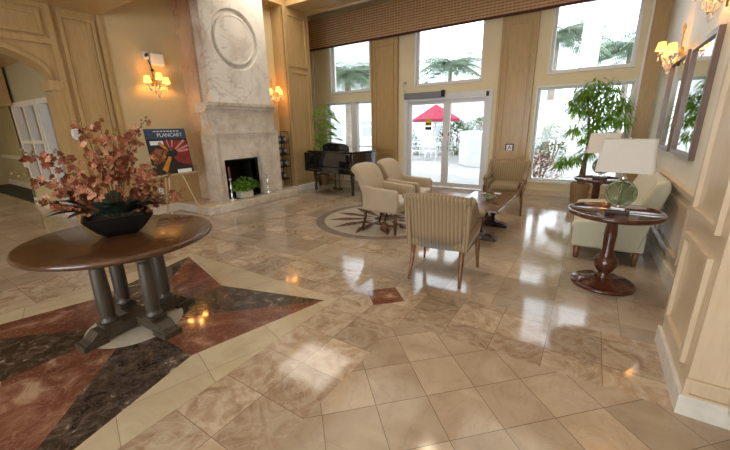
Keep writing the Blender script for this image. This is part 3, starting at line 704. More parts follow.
# ------------------------------------------------------------ chairs
def tub_chair(name, label, loc, rz, seed=0):
    """faces local +y; striped tub armchair"""
    t_ = thing(name, label, 'chair', loc, rz, 'striped tub armchairs'); t_.scale = (1.05, 1.04, 1.035)
    f = M['stripe']
    b = new(); box(b, -.265, .265, -.24, .30, .33, .42, .02, 2); ob('seat_frame', b, f, t_)
    b = new(); box(b, -.215, .215, -.20, .325, .40, .50, .035, 3); ob('seat_cushion', b, f, t_, smooth=True)
    b = new()   # back: slab leaning slightly with a rolled top
    n = 9; rows = []
    prof = [(-.245, .33), (-.275, .50), (-.295, .68), (-.315, .80), (-.335, .835), (-.325, .862), (-.29, .868), (-.25, .855), (-.225, .82), (-.205, .68), (-.185, .50), (-.18, .42)]
    for i in range(n+1):
        s_ = -1+2*i/n; row = []
        for (y, z) in prof:
            w_ = .262+.045*max(0, (z-.4)/.45)
            row.append(b.verts.new((s_*w_, y+.035*s_*s_, z-(.03*s_*s_ if z > .75 else 0))))
        rows.append(row)
    k = len(prof)
    for r0, r1 in zip(rows, rows[1:]):
        for j in range(k): f_ = b.faces.new((r0[j], r0[(j+1) % k], r1[(j+1) % k], r1[j])); f_.smooth = True
    b.faces.new(rows[0]); b.faces.new(rows[-1][::-1]); bmesh.ops.recalc_face_normals(b, faces=b.faces[:])
    ob('backrest', b, f, t_)
    for s_ in (-1, 1):
        b = new()
        side = [(-.25, .33), (.295, .33), (.315, .42), (.31, .55), (.27, .585), (.15, .60), (.02, .62), (-.10, .67), (-.18, .75), (-.24, .83), (-.29, .83)]
        t2 = new(); prism(t2, side, 'x', .235, .285, .008)
        for v in t2.verts: v.co.x = (v.co.x+.03*max(0, (v.co.z-.4)/.4))*s_
        bmesh.ops.recalc_face_normals(t2, faces=t2.faces[:]); merge(b, t2)
        pts = [(.30*s_, -.27, .825), (.30*s_, -.19, .775), (.298*s_, -.10, .69), (.295*s_, .02, .635), (.292*s_, .15, .612), (.29*s_, .27, .60), (.29*s_, .33, .575)]
        tube(b, pts, [.034, .036, .036, .036, .038, .040, .036], 12)
        ob('armrest', b, f, t_)
        b = new(); tube(b, [(.29*s_, .335, .57), (.285*s_, .335, .50), (.265*s_, .325, .40), (.262*s_, .318, .34)], [.022, .018, .016, .018], 8); ob('arm_facing', b, M['leg'], t_)
        for y, dy in ((.275, .01), (-.215, -.085)):
            b = new(); x = (.275 if y > 0 else .232)*s_
            P = [(x, y, .335), (x*1.01, y+dy*.25, .22), (x*1.03, y+dy*.6, .10), (x*1.06, y+dy, 0)]
            tube(b, P, [.026, .023, .018, .014], 4); ob('leg', b, M['leg'], t_)
    return t_
tub_chair('armchair', 'gold striped tub armchair seen from behind, near the middle of the floor', (-1.165, 3.25, 0), R(4))
tub_chair('armchair', 'gold striped tub armchair facing the room in front of the wooden column', (-1.19, 6.37, 0), R(184))
def parson(label, loc, rz):
    t_ = thing('armchair', label, 'chair', loc, rz, 'oatmeal armchairs by the round medallion'); t_.scale = (1.05, 1.03, 1.03)
    f = M['cream']
    b = new(); box(b, -.27, .27, -.22, .30, .31, .42, .02, 2); ob('seat_frame', b, f, t_)
    b = new(); box(b, -.205, .205, -.16, .33, .40, .495, .04, 3); ob('seat_cushion', b, M['creamseat'], t_, smooth=True)
    b = new(); n = 10; rows = []
    prof = [(-.24, .31), (-.27, .50), (-.32, .70), (-.375, .84), (-.44, .92), (-.425, .955), (-.375, .95), (-.315, .90), (-.24, .78), (-.19, .60), (-.16, .42), (-.16, .31)]
    for i in range(n+1):
        s_ = -1+2*i/n; row = []
        for (y, z) in prof:
            h = max(0, (z-.4)/.55); w_ = .225+.055*h
            row.append(b.verts.new((s_*w_, y+.01*s_*s_, z-.045*h*s_*s_*(abs(s_)**1.5))))
        rows.append(row)
    k = len(prof)
    for r0, r1 in zip(rows, rows[1:]):
        for j in range(k): f_ = b.faces.new((r0[j], r0[(j+1) % k], r1[(j+1) % k], r1[j])); f_.smooth = True
    b.faces.new(rows[0]); b.faces.new(rows[-1][::-1]); bmesh.ops.recalc_face_normals(b, faces=b.faces[:])
    ob('backrest', b, f, t_)
    for s_ in (-1, 1):
        b = new(); t2 = new(); prism(t2, [(-.24, .33), (.29, .33), (.315, .40), (.305, .60), (.28, .63), (.0, .645), (-.24, .67)], 'x', .215*s_, .295*s_, .02, 3); merge(b, t2)
        ob('armrest', b, f, t_)
        for y, dy in ((.26, 0), (-.215, -.07)):
            b = new(); x = .235*s_; tube(b, [(x, y, .32), (x, y+dy*.3, .18), (x, y+dy, 0)], [.028, .024, .017], 4); ob('leg', b, M['legd'], t_)
        b = new(); tube(b, [(.235*s_, .26, .13), (.235*s_, -.25, .13)], .010, 4); ob('stretcher', b, M['legd'], t_)
    b = new(); tube(b, [(-.235, 0, .13), (.235, 0, .13)], .010, 4); ob('stretcher', b, M['legd'], t_)
    return t_
parson('oatmeal armchair with dark legs, nearer of the pair facing the coffee table', (-2.46, 4.36, 0), R(-90))
parson('oatmeal armchair with dark legs, farther of the pair, behind its twin', (-2.49, 5.11, 0), R(-88))

# coffee table
ct = thing('coffee_table', 'long dark wood trestle coffee table between the armchairs', 'table', (-1.18, 4.92, 0))
b = new(); box(b, -.32, .32, -.62, .62, .435, .47, .008); ob('tabletop', b, M['mahog'], ct)
for y in (-.36, .36):
    b = new(); prism(b, [(-.27, 0), (-.27, .035), (-.20, .06), (-.12, .075), (-.07, .11), (.07, .11), (.12, .075), (.20, .06), (.27, .035), (.27, 0)], 'y', y-.055, y+.055, .006); ob('trestle_foot', b, M['bronze'], ct)
    for x in (-.05, .05):
        b = new(); lathe(b, [(.035, .11), (.022, .14), (.034, .20), (.045, .27), (.026, .33), (.038, .38), (.038, .435)], 16, (x, y, 0)); ob('baluster', b, M['bronze'], ct)
b = new(); box(b, -.025, .025, -.36, .36, .12, .16, .005); ob('stretcher', b, M['bronze'], ct)
fl = thing('flower_bowl', 'small bowl of green leaves and white lilies on the coffee table', 'flower arrangement', (-1.13, 5.0, .471))
b = new(); lathe(b, [(.04, 0), (.045, .005), (.075, .045), (.07, .045), (.04, .012), (0, .01)], 24); ob('bowl', b, M['planter'], fl)
b = new()
for k in range(30):
    a = rnd.uniform(0, 2*pi); leaf(b, (0, 0, .035), (cos(a), sin(a), rnd.uniform(.2, 1)), rnd.uniform(.07, .15), .016, .4, 4)
tag(ob('leaves', b, M['leafy'], fl), kind='stuff')
for dx, dy in ((.09, .03), (.11, .02), (-.10, -.01), (.06, .07)):
    b = new()
    for k in range(6): a = k*pi/3; leaf(b, (dx, dy, .06), (cos(a), sin(a), .9), .06, .014, .3, 4)
    ob('lily', b, M['label_white'], fl)

# ------------------------------------------------------------ lamp tables, lamps, sofa
def side_table(loc, rt_, h, rb, label):
    t_ = thing('side_table', label, 'table', loc, 0, 'round pedestal side tables')
    b = new(); lathe(b, [(0, h-.035), (rt_-.03, h-.035), (rt_-.005, h-.022), (rt_, h-.005), (rt_-.004, h+.012), (rt_-.018, h+.012), (rt_-.022, h-.004), (0, h-.004)], 64); ob('tabletop', b, M['mahog'], t_)
    b = new(); lathe(b, [(.05, .07), (.075, .08), (.06, .10), (.045, .12), (.07, .15), (.095, .20), (.10, .24), (.08, .28), (.05, .30), (.062, .315), (.05, .33), (.045, .36), (.052, .50), (.045, .60), (.065, .62), (.045, .64), (.09, h-.035)], 32); ob('pedestal', b, M['mahog'], t_)
    b = new(); lathe(b, [(rb, 0), (rb, .02), (rb-.02, .035), (rb-.06, .035), (rb-.07, .05), (.12, .06), (.10, .075), (.0, .08)], 48); ob('base', b, M['mahog'], t_)
side_table((.25, 3.76, 0), .375, .715, .265, 'round mahogany pedestal side table with raised rim, nearest on the right')
side_table((.13, 6.05, 0), .30, .70, .22, 'round pedestal side table at the far end of the sofa')
def lamp(loc, rz, label):
    t_ = thing('table_lamp', label, 'lamp', loc, rz, 'green fern-pattern table lamps')
    b = new(); box(b, -.085, .085, -.055, .055, 0, .035, .004); ob('base', b, M['bronze'], t_)
    b = new(); box(b, -.055, .055, -.04, .04, .036, .062, .004); lathe(b, [(.022, .06), (.018, .085)], 12); ob('foot', b, M['silver'], t_)
    # openwork round body: rim ring plus curved fern ribs on both sides of a spine
    b = new(); cz, rad = .185, .106
    Mr = Matrix.Translation((0, 0, cz))
    for side in (-1, 1):
        for k in range(9):
            z0 = -.095+k*.021
            pts = []
            for j in range(7):
                t = j/6; x = side*t*rad; z = z0+.055*t+.03*t*t
                rr = min(1, (x*x+z*z)/(rad*rad))
                if x*x+z*z > rad*rad*.98: break
                pts.append((x, .0, cz+z))
            if len(pts) > 1:
                for yy in (-1, 1):
                    tube(b, [(p[0], yy*.055*math.sqrt(max(0, 1-(p[0]**2+(p[2]-cz)**2)/(rad*rad))), p[2]) for p in pts], .0055, 6)
    for yy in (-1, 1):
        tube(b, [(0, yy*.055*math.sqrt(max(0, 1-(z/rad)**2)), cz+z) for z in [-rad+2*rad*i/12 for i in range(13)]], .009, 6)
    tube(b, [(rad*cos(2*pi*i/40), 0, cz+rad*sin(2*pi*i/40)) for i in range(41)], .012, 8)
    ob('openwork_body', b, M['lampgreen'], t_)
    b = new(); lathe(b, [(.022, .30), (.030, .315), (.012, .34), (.010, .45), (.018, .46), (.018, .49), (0, .50)], 14, (0, 0, 0)); lathe(b, [(0, .66), (.010, .655), (.010, .64), (.004, .63), (.004, .49)], 10); ob('neck', b, M['silver'], t_)
    b = new(); Z0, Z1 = .375, .645
    def ring(hw, hd, z, n=6, rc=.03):
        out = []
        for cx, cy, a0 in ((hw-rc, hd-rc, 0), (-hw+rc, hd-rc, 90), (-hw+rc, -hd+rc, 180), (hw-rc, -hd+rc, 270)):
            for i in range(n): a = R(a0+90*i/(n-1)); out.append((cx+rc*cos(a), cy+rc*sin(a), z))
        return out
    rings = [ring(.205, .13, Z0), ring(.182, .115, Z1), ring(.179, .112, Z1), ring(.202, .127, Z0)]
    vv = [[b.verts.new(p) for p in r_] for r_ in rings]; k = len(vv[0])
    for i in range(4):
        r0, r1 = vv[i], vv[(i+1) % 4]
        for j in range(k): b.faces.new((r0[j], r0[(j+1) % k], r1[(j+1) % k], r1[j]))
    bmesh.ops.recalc_face_normals(b, faces=b.faces[:])
    ob('lamp_shade', b, M['shade'], t_)
    b = new(); tube(b, [(-.179, 0, .63), (.179, 0, .63)], .003, 6); tube(b, [(0, -.112, .63), (0, .112, .63)], .003, 6); ob('shade_holder', b, M['silver'], t_)
lamp((.262, 3.68, .713), R(-8), 'green openwork table lamp with white shade on the nearest side table')
lamp((.15, 6.08, .698), R(-8), 'green table lamp with pale shade on the far side table, mostly hidden')

so = thing('sofa', 'pale green upholstered settee against the right wall behind the lamp table', 'sofa', (0, 0, 0))
b = new(); box(b, -.04, .60, 4.40, 5.70, .15, .36, .02); ob('seat_frame', b, M['sofa'], so)
b = new(); box(b, -.07, .42, 4.50, 5.60, .34, .47, .05, 3); ob('seat_cushion', b, M['sofa'], so, smooth=True)
b = new(); prism(b, [(.34, .15), (.54, .15), (.62, .50), (.72, .84), (.70, .92), (.65, .94), (.59, .91), (.50, .72), (.42, .50), (.36, .40)], 'y', 4.44, 5.66, .03, 3); ob('backrest', b, M['sofa'], so)
for y0, y1 in ((4.37, 4.49), (5.61, 5.73)):
    b = new(); prism(b, [(-.06, .15), (.54, .15), (.62, .50), (.71, .84), (.69, .91), (.64, .93), (.59, .90), (.50, .70), (.41, .56), (.28, .475), (.04, .455), (-.06, .44), (-.085, .40), (-.08, .36), (-.06, .34)], 'y', y0, y1, .03, 3); ob('armrest', b, M['sofa'], so)
for x in (-.0, .54):
    for y in (4.43, 5.67):
        b = new(); tube(b, [(x, y, .155), (x, y, 0)], [.034, .024], 4); ob('leg', b, M['leg'], so)
so.location = (0, 0, 0)
# put the empty at the sofa's own base
for ch in so.children:
    ch.data.transform(Matrix.Translation((-.35, -5.05, 0)))
so.location = (.35, 5.05, 0)

# ------------------------------------------------------------ easel with poster
ez = thing('easel', 'pale pine tripod easel left of the fireplace hearth', 'easel', (-5.98, 3.16, 0), 0)
# board faces the room (+x); leans back
def P3(y, z, lean=.0): return (-.02-.10*(z-.8)+lean, y, z)
b = new(); tube(b, [(.20, .28, 0), (.0, .10, .85), (-.10, .0, 1.56)], .011, 4); ob('leg', b, M['pine'], ez)
b = new(); tube(b, [(.20, -.28, 0), (.0, -.10, .85), (-.10, .0, 1.56)], .011, 4); ob('leg', b, M['pine'], ez)
b = new(); tube(b, [(-.50, .0, 0), (-.12, .0, 1.52)], .011, 4); ob('leg', b, M['pine'], ez)
b = new(); box(b, -.03, .05, -.37, .37, .765, .785, .004); box(b, .04, .05, -.37, .37, .765, .80); ob('ledge', b, M['pine'], ez)
PO = thing('poster', 'poster of orange and red sunburst under blue title band, on easel', 'poster', (-5.96, 3.16, .787), 0)
lean = Matrix.Rotation(R(-8), 4, 'Y')
def pflat(name, polys, mat, x, par=PO):
    b = new()
    for p in polys: prism(b, p, 'x', x-.002, x+.001)
    return ob(name, b, mat, par, lean)
hw, H = .34, .76
b = new(); box(b, -.008, 0, -hw, hw, 0, H); ob('board', b, M['poster_dark'], PO, lean)
pflat('title_band', [rect(-hw, hw, H-.16, H)], M['poster_blue'], .002)
c0 = (.02, .36)
def rays(lst):
    out = []
    for a, w_, r0, r1 in lst:
        a = R(a); d = (cos(a), sin(a)); n_ = (-d[1], d[0])
        pl = [(c0[0]+d[0]*r0+n_[0]*w_*.5, c0[1]+d[1]*r0+n_[1]*w_*.5), (c0[0]+d[0]*r1+n_[0]*w_, c0[1]+d[1]*r1+n_[1]*w_), (c0[0]+d[0]*r1-n_[0]*w_, c0[1]+d[1]*r1-n_[1]*w_), (c0[0]+d[0]*r0-n_[0]*w_*.5, c0[1]+d[1]*r0-n_[1]*w_*.5)]
        out.append([(max(-hw, min(hw, y)), max(0.0, min(H-.165, z))) for y, z in pl])
    return out
pflat('red_field', [[(-.05, .40), (hw, .565), (hw, .12), (.1, .2)], [(-.1, .565), (.25, .565), (.05, .35)]], M['poster_red'], .003)
pflat('orange_ray', rays([(238, .045, .06, .34), (200, .055, .12, .34), (182, .035, .1, .32), (135, .03, .1, .25)]), M['poster_orange'], .005)
pflat('pink_ray', rays([(20, .018, .1, .33), (38, .02, .1, .33), (75, .015, .1, .22), (8, .02, .12, .3), (100, .012, .1, .22)]), M['poster_pink'], .005)
pflat('dark_centre', [[(c0[0]+.10*cos(2*pi*i/20), c0[1]+.07*sin(2*pi*i/20)) for i in range(20)]], M['poster_dark'], .007)
pflat('white_patch', [rect(-.29, -.08, .50, .565)], M['letter'], .0042)
pflat('caption_card', [rect(.05, .30, .015, .075)], M['label_white'], .007)
def text(body, size, mat, parent, Mx, name='lettering', ext=.0008):
    cu = bpy.data.curves.new('txt', 'FONT'); cu.body = body; cu.size = size; cu.extrude = ext; cu.align_x = 'CENTER'; cu.align_y = 'CENTER'
    o = bpy.data.objects.new('txt', cu); C.objects.link(o)
    dg = bpy.context.evaluated_depsgraph_get(); me = bpy.data.meshes.new_from_object(o.evaluated_get(dg)); bpy.data.objects.remove(o)
    me.transform(Mx); me.materials.clear(); me.materials.append(mat)
    n_ = bpy.data.objects.new(name, me); C.objects.link(n_); n_.parent = parent; return n_
TX = Matrix(((0, 0, 1, 0), (1, 0, 0, 0), (0, 1, 0, 0), (0, 0, 0, 1)))   # text reads along +y, faces +x
text('PLANCART', .085, M['letter'], PO, lean @ Matrix.Translation((.005, .06, H-.105)) @ TX)
pflat('small_print_line', [rect(-.20+.055*k, -.20+.055*k+.042, H-.048, H-.034) for k in range(8)], M['letter'], .004)

# plaques
pq = thing('wall_plaque', 'small white oval plaque on the wooden pilaster beside the arch', 'plaque', (XL+.003, 2.06, 1.49))
b = new(); lathe(b, [(0, 0), (.058, 0), (.058, .012), (.05, .018), (0, .018)], 32, M=Matrix.Diagonal((1, 1, 1.55, 1)) @ Matrix.Translation((.0, 0, 0)) @ Matrix.Rotation(R(90), 4, 'Y')); ob('plate', b, M['label_white'], pq)
b = new()
for k in range(5): box(b, .0185, .0195, -.032+.004*(k % 2), .032-.005*(k % 2), .045-.022*k, .053-.022*k)
ob('lettering', b, M['grey'], pq)
pq.location.x = XL+.052; pq.location.y = 2.12
sg = thing('wall_sign', 'small square white sign with dark frame on the wooden column by the door', 'sign', (-1.52, YB-.072, 1.0))
b = new(); box(b, -.085, .085, -.015, 0, -.085, .085, .012); ob('frame', b, M['black'], sg)
b = new(); box(b, -.062, .062, -.019, -.014, -.062, .062, .004); ob('plate', b, M['label_white'], sg)
text('A', .12, M['ink'], sg, Matrix.Translation((0, -.0205, 0)) @ Matrix.Rotation(R(90), 4, 'X'))
ot = thing('wall_outlet', 'small white electrical outlet low on the wall behind the easel', 'outlet', (XL+.015, 3.22, .42))
b = new(); box(b, 0, .006, -.04, .04, -.06, .06, .003); ob('plate', b, M['label_white'], ot)
b = new(); box(b, .006, .0075, -.014, .014, .012, .04); box(b, .006, .0075, -.014, .014, -.04, -.012); ob('socket', b, M['grey'], ot)
pc = thing('framed_picture', 'pale framed picture on the corridor wall at the left edge', 'picture', (-10.9, 2.86, 1.5))
b = new(); frame_poly(b, (-.35, .35, -.35, .35), (-.28, .28, -.28, .28), 'y', -.03, .04); ob('frame', b, M['black'], pc)
b = new(); box(b, -.28, .28, 0, .01, -.28, .28); ob('print', b, M['label_white'], pc)

# ------------------------------------------------------------ hearth objects
pl = thing('potted_plant', 'bushy green plant in white square planter inside the fireplace opening', 'plant', (-5.93, 4.50, .151))
b = new(); prism(b, [(-.085, -.15), (.085, -.15), (.085, .15), (-.085, .15)], 'z', 0, .15, .008); ob('planter', b, M['planter'], pl)
b = new()
for k in range(330):
    a = rnd.uniform(0, 2*pi); rr = rnd.random()**.5; p = (.12*rr*cos(a)+.03, .30*rr*sin(a), .17+.25*rnd.random()*(1-rr*rr*.6))
    leaf(b, p, (cos(a)*.7+rnd.uniform(-.3, .5), sin(a)+rnd.uniform(-.4, .4), rnd.uniform(-.2, .8)), rnd.uniform(.06, .10), .022, .4, 3)
tag(ob('foliage', b, M['leaf'], pl), kind='stuff')
def candlestick(y, label):
    c = thing('candlestick', label, 'candlestick', (-5.80, y, .151), 0, 'silver candlesticks on the hearth')
    b = new(); lathe(b, [(.055, 0), (.05, .02), (.025, .04), (.018, .07), (.028, .09), (.014, .12), (.012, .22), (.024, .25), (.012, .28), (.012, .40), (.030, .43), (.032, .44), (0, .44)], 18); ob('stick', b, M['silver'], c)
    for k in range(3):
        a = k*2*pi/3+.5; b = new(); tube(b, [(.02*cos(a), .02*sin(a), .05), (.06*cos(a), .06*sin(a), .03), (.085*cos(a), .085*sin(a), .006)], .008, 6); ob('foot', b, M['silver'], c)
    return c
c = candlestick(4.10, 'silver candlestick with a brown candle on the left of the hearth')
b = new(); lathe(b, [(.018, .44), (.014, .66), (0, .67)], 14); ob('candle', b, plain('brown_wax', (.20, .08, .045), .6), c)
candlestick(5.02, 'silver candlestick without a candle on the right of the hearth')

# ------------------------------------------------------------ black rack with dark bundles
rk = thing('display_rack', 'narrow black metal rack of four shelves beside the fireplace', 'rack', (-6.12, 5.74, .151))
b = new()
for x in (-.13, .13):
    for y in (-.19, .19): 
        tube(b, [(x, y, 0), (x, y, 1.28)], .009, 6)
tube(b, [(.13, -.19, 1.28), (-.13, -.19, 1.28)], .008, 6); tube(b, [(.13, .19, 1.28), (-.13, .19, 1.28)], .008, 6)
ob('posts', b, M['iron'], rk)
for z in (.20, .48, .76, 1.02):
    b = new()
    for k in range(7): tube(b, [(-.13+k*.0433, -.19, z), (-.13+k*.0433, .19, z)], .004, 5)
    tube(b, [(.13, -.19, z), (.13, .19, z)], .007, 6); tube(b, [(-.13, -.19, z), (-.13, .19, z)], .007, 6); ob('shelf', b, M['iron'], rk)
words = {.20: 'bottom', .48: 'third', .76: 'second', 1.02: 'top'}
for z in (.20, .48, .76, 1.02):
    n_ = 1 if z < .3 else 2
    for k in range(n_):
        wd = 'left' if k == 0 else 'right'
        lab = f'dark soft bundle, {wd} of the two on the {words[z]} shelf of the rack' if n_ == 2 else 'dark crumpled bundle alone on the bottom shelf of the rack'
        hl_ = z > .4 and k == 1 and z < 1
        t_ = thing('rolled_bundle', lab, 'bundle', (-6.12, 5.74+(-.09+.18*k if n_ == 2 else 0), .151+z+.006), 0, 'dark bundles on the black rack')
        b = new(); L = .11
        lathe(b, [(0, -L), (.05, -L), (.078, -L+.02), (.082, 0), (.078, L-.02), (.05, L), (0, L)], 18, M=Matrix.Translation((0, 0, .082)) @ Matrix.Rotation(R(90), 4, 'Y')); ob('roll', b, M['wool'], t_)
        b = new(); lathe(b, [(.02, L), (.045, L+.003), (.045, L+.006), (.02, L+.006)], 18, M=Matrix.Translation((0, 0, .082)) @ Matrix.Rotation(R(90), 4, 'Y')); ob('roll_end', b, M['woolgrey'], t_)

# ------------------------------------------------------------ grand piano, keyboard toward the room
pn = thing('grand_piano', 'black lacquered grand piano with closed lid before the left window', 'piano', (-4.92, 6.05, 0), R(-9))
# local: x across the keyboard (-.72 .. .72), y into the piano
out = [(-.72, 0), (.72, 0), (.72, .62), (.69, .80), (.60, .98), (.45, 1.12), (.33, 1.25), (.22, 1.40), (.05, 1.55), (-.20, 1.62), (-.48, 1.58), (-.66, 1.45), (-.72, 1.25)]
b = new(); prism(b, out, 'z', .56, .955, .012, 2); ob('case', b, M['lacquer'], pn)
b = new(); prism(b, [(x*1.015, y*1.01-.01) for x, y in out], 'z', .965, 1.0, .008, 2); ob('lid', b, M['lacquer'], pn)
b = new(); box(b, -.74, .74, -.10, .03, .53, .66, .015); box(b, -.74, -.64, -.10, .03, .66, .96, .02); box(b, .64, .74, -.10, .03, .66, .96, .02); ob('keybed', b, M['lacquer'], pn)
b = new(); prism(b, [(-.07, .66), (.03, .66), (.03, .965), (-.03, .965), (-.07, .80)], 'x', -.64, .64, .01, 2); ob('fallboard', b, M['lacquer'], pn)
b = new(); box(b, -.60, -.25, -.104, -.098, .575, .59); ob('brass_strip', b, M['brass'], pn)
b = new(); prism(b, [(-.46, 1.0), (.40, 1.0), (.40, 1.09), (.32, 1.135), (.18, 1.16), (-.24, 1.16), (-.38, 1.135), (-.46, 1.09)], 'y', .24, .265, .006); ob('music_desk', b, M['lacquer'], pn)
for x, y in ((-.62, .12), (.62, .12), (-.25, 1.35)):
    b = new(); t_ = new(); lathe(t_, [(.06, .56), (.06, .50), (.045, .48), (.05, .44), (.03, .14), (.038, .12), (.038, .07), (.022, .06), (.022, .03)], 8, (x, y, 0), smooth=False); merge(b, t_); l_ = ob('leg', b, M['lacquer'], pn)
    b = new(); lathe(b, [(0, 0), (.024, .004), (.024, .03), (0, .034)], 12, (x, y, 0)); ob('caster', b, M['brass'], l_)
b = new(); 
for x in (-.07, .07): tube(b, [(x, .25, .56), (x, .25, .14)], .013, 8)
box(b, -.12, .12, .20, .30, .10, .15, .008); tube(b, [(0, .30, .14), (0, .55, .57)], .006, 6); ob('pedal_lyre', b, M['lacquer'], pn)
for x in (-.05, 0, .05):
    b = new(); box(b, x-.012, x+.012, .12, .22, .085, .10, .004); ob('pedal', b, M['brass'], pn)

# ------------------------------------------------------------ indoor trees
def leafcloud(b, clumps, n, L, w, r_, up=.2, droop=.5):
    for cx, cy, cz, cr in clumps:
        for k in range(int(n*cr/.2)):
            d = Vector((r_.gauss(0, 1), r_.gauss(0, 1), r_.gauss(0, .7))).normalized(); rr = cr*r_.random()**.5
            p = Vector((cx, cy, cz))+d*rr
            leaf(b, p, (d.x+r_.uniform(-.5, .5), d.y+r_.uniform(-.5, .5), up+r_.uniform(-.6, .3)), L*r_.uniform(.7, 1.2), w, droop, 3)
bt = thing('bamboo_palm', 'tall leafy bamboo palm in a woven basket beside the right window', 'plant', (-.10, 7.72, 0))
b = new(); lathe(b, [(.13, 0), (.14, .01), (.165, .36), (.175, .38), (.16, .38), (.15, .34), (0, .34)], 28); ob('basket', b, M['basket'], bt)
b = new(); lathe(b, [(.0, .345), (.15, .345)], 24, cap=False); 
for k in range(40):
    a = rnd.uniform(0, 6.28); leaf(b, (.10*cos(a), .10*sin(a), .35), (cos(a), sin(a), .6), .08, .015, .5, 3)
ob('moss', b, M['leafy'], bt)
tips = [(-.10, .0, 2.05), (.06, .05, 2.12), (.22, -.05, 1.9), (.30, .05, 1.6), (-.02, -.08, 1.7)]
for k, (tx, ty, tz) in enumerate(tips):
    b = new(); x0_, y0_ = .05*cos(k*1.3), .05*sin(k*1.3)
    tube(b, [(x0_, y0_, .34), (x0_+tx*.2, y0_+ty*.3, .9), (x0_+tx*.6, ty*.6, 1.4), (tx, ty, tz)], .022, 8, .010); ob('cane', b, M['bark'], bt)
b = new()
cl = [(-.18, 0, 2.0, .17), (.02, .0, 2.10, .20), (.24, 0, 2.05, .18), (.34, .0, 1.85, .18), (-.25, .0, 1.75, .16), (-.05, -.05, 1.72, .18), (.30, 0, 1.55, .18), (.46, 0, 1.50, .16), (.10, 0, 1.45, .16), (-.22, .0, 1.38, .14), (-.02, 0, 1.2, .12), (-.30, -.02, .78, .14), (-.14, -.02, .84, .14), (.02, 0, .95, .12), (-.38, -.02, .70, .08), (.36, 0, 1.25, .13), (-.34, -.0, 1.85, .10), (.1, 0, 1.85, .2), (.12, 0, 1.65, .18), (.45, 0, 1.75, .14), (-.1, 0, 1.95, .2)]
leafcloud(b, cl, 140, .12, .0115, rnd, .0, .7); tag(ob('foliage', b, M['leaf'], bt), kind='stuff')

kp = thing('potted_palm', 'slender palm with sparse fronds in a brown pot behind the piano', 'plant', (-6.05, 7.2, 0))
b = new(); lathe(b, [(.11, 0), (.12, .01), (.155, .27), (.165, .30), (.15, .30), (.14, .27), (0, .27)], 28); ob('pot', b, M['terracotta'], kp)
b = new(); lathe(b, [(0, .275), (.145, .275)], 24, cap=False); ob('soil', b, M['soil'], kp)
def frond(b, base, d, L, ln, w, droop, n=14, r_=rnd):
    d = Vector(d).normalized(); side = d.cross(Vector((0, 0, 1))).normalized(); pts = []
    for i in range(n+1):
        t = i/n; pts.append(Vector(base)+d*L*t+Vector((0, 0, -1))*droop*L*t*t)
    tube(b, pts, .004*max(1, L), 4, .001)
    for i in range(2, n+1):
        t = i/n; tan = (pts[i]-pts[i-1]).normalized(); l_ = ln*sin(pi*(.15+.8*t))
        for s_ in (-1, 1): leaf(b, pts[i], side*s_+tan*.7+Vector((0, 0, -.15)), l_, w, .35, 2)
for k in range(4):
    b = new(); a = k*1.6; tube(b, [(.03*cos(a), .03*sin(a), .27), (.05*cos(a), .05*sin(a), 1.0), (.08*cos(a+.4), .08*sin(a+.4), 1.55)], .010, 6, .005); ob('cane', b, M['stem'], kp)
for k in range(48):
    a = k*2.4; z = .70+.027*k; b = new(); frond(b, (.05*cos(a), .05*sin(a), z), (cos(a), sin(a), .9), rnd.uniform(.40, .68), .22, .011, rnd.uniform(.5, .9)); ob('frond', b, M['leaf'], kp)

# ------------------------------------------------------------ outdoors
b = new(); box(b, -60, 60, YB+.24, 70, -.2, -.06); struct('ground', b, M['pave'])
bd = thing('building', 'white stucco building with grey windows beyond the patio', 'building', (-16, 24.5, -.06))
b = new(); box(b, -20, 1.6, 0, 6, 0, 9.5); box(b, 1.6, 13.5, 0, 6, 0, 3.9); ob('wall', b, M['stucco'], bd)
for r_ in range(3):
    for k in range(9):
        x = -15.7+k*3.1; z = .75+3.0*r_; wh = 1.25 if r_ == 0 else 1.65
        if r_ > 0 and x > 0: continue
        b = new(); frame_poly(b, (x-.08, x+1.18, z-.08, z+wh+.13), (x+.05, x+1.05, z+.05, z+wh), 'y', -.08, .02); box(b, x, x+1.1, -.06, .02, z+.82, z+.88); f_ = ob('window', b, M['white'], bd)
        b = new(); box(b, x, x+1.1, -.03, .03, z, z+wh+.05); ob('pane', b, M['grey'], f_)
um = thing('patio_umbrella', 'raspberry red patio umbrella seen through the glass door', 'umbrella', (-6.6, 16.5, -.06))
b = new(); n = 8; top = b.verts.new((0, 0, 2.55)); rim = []
for k in range(n): a = 2*pi*k/n+.2; rim.append(b.verts.new((1.15*cos(a), 1.15*sin(a), 1.86)))
low = [b.verts.new(v.co+Vector((0, 0, -.12))) for v in rim]
for k in range(n): b.faces.new((top, rim[k], rim[(k+1) % n])); b.faces.new((rim[k], low[k], low[(k+1) % n], rim[(k+1) % n]))
ob('canopy', b, M['magenta'], um)
b = new(); tube(b, [(0, 0, 0), (0, 0, 2.62)], .025); ob('pole', b, M['white'], um)
b = new(); lathe(b, [(.28, 0), (.28, .05), (.06, .09), (0, .09)], 24); ob('base', b, M['grey'], um)
b = new(); lathe(b, [(.035, .70), (.5, .70), (.5, .73), (.035, .73), (.035, .70)], 28, cap=False); tb = tag(ob('patio_table', b, M['white']), 'round white patio table under the raspberry umbrella', 'table'); tb.location = (-6.6, 16.5, -.06)
b = new(); 
for k in range(4): a = k*pi/2; tube(b, [(.40*cos(a), .40*sin(a), .7), (.46*cos(a), .46*sin(a), 0)], .015, 6)
ob('legs', b, M['white'], tb)
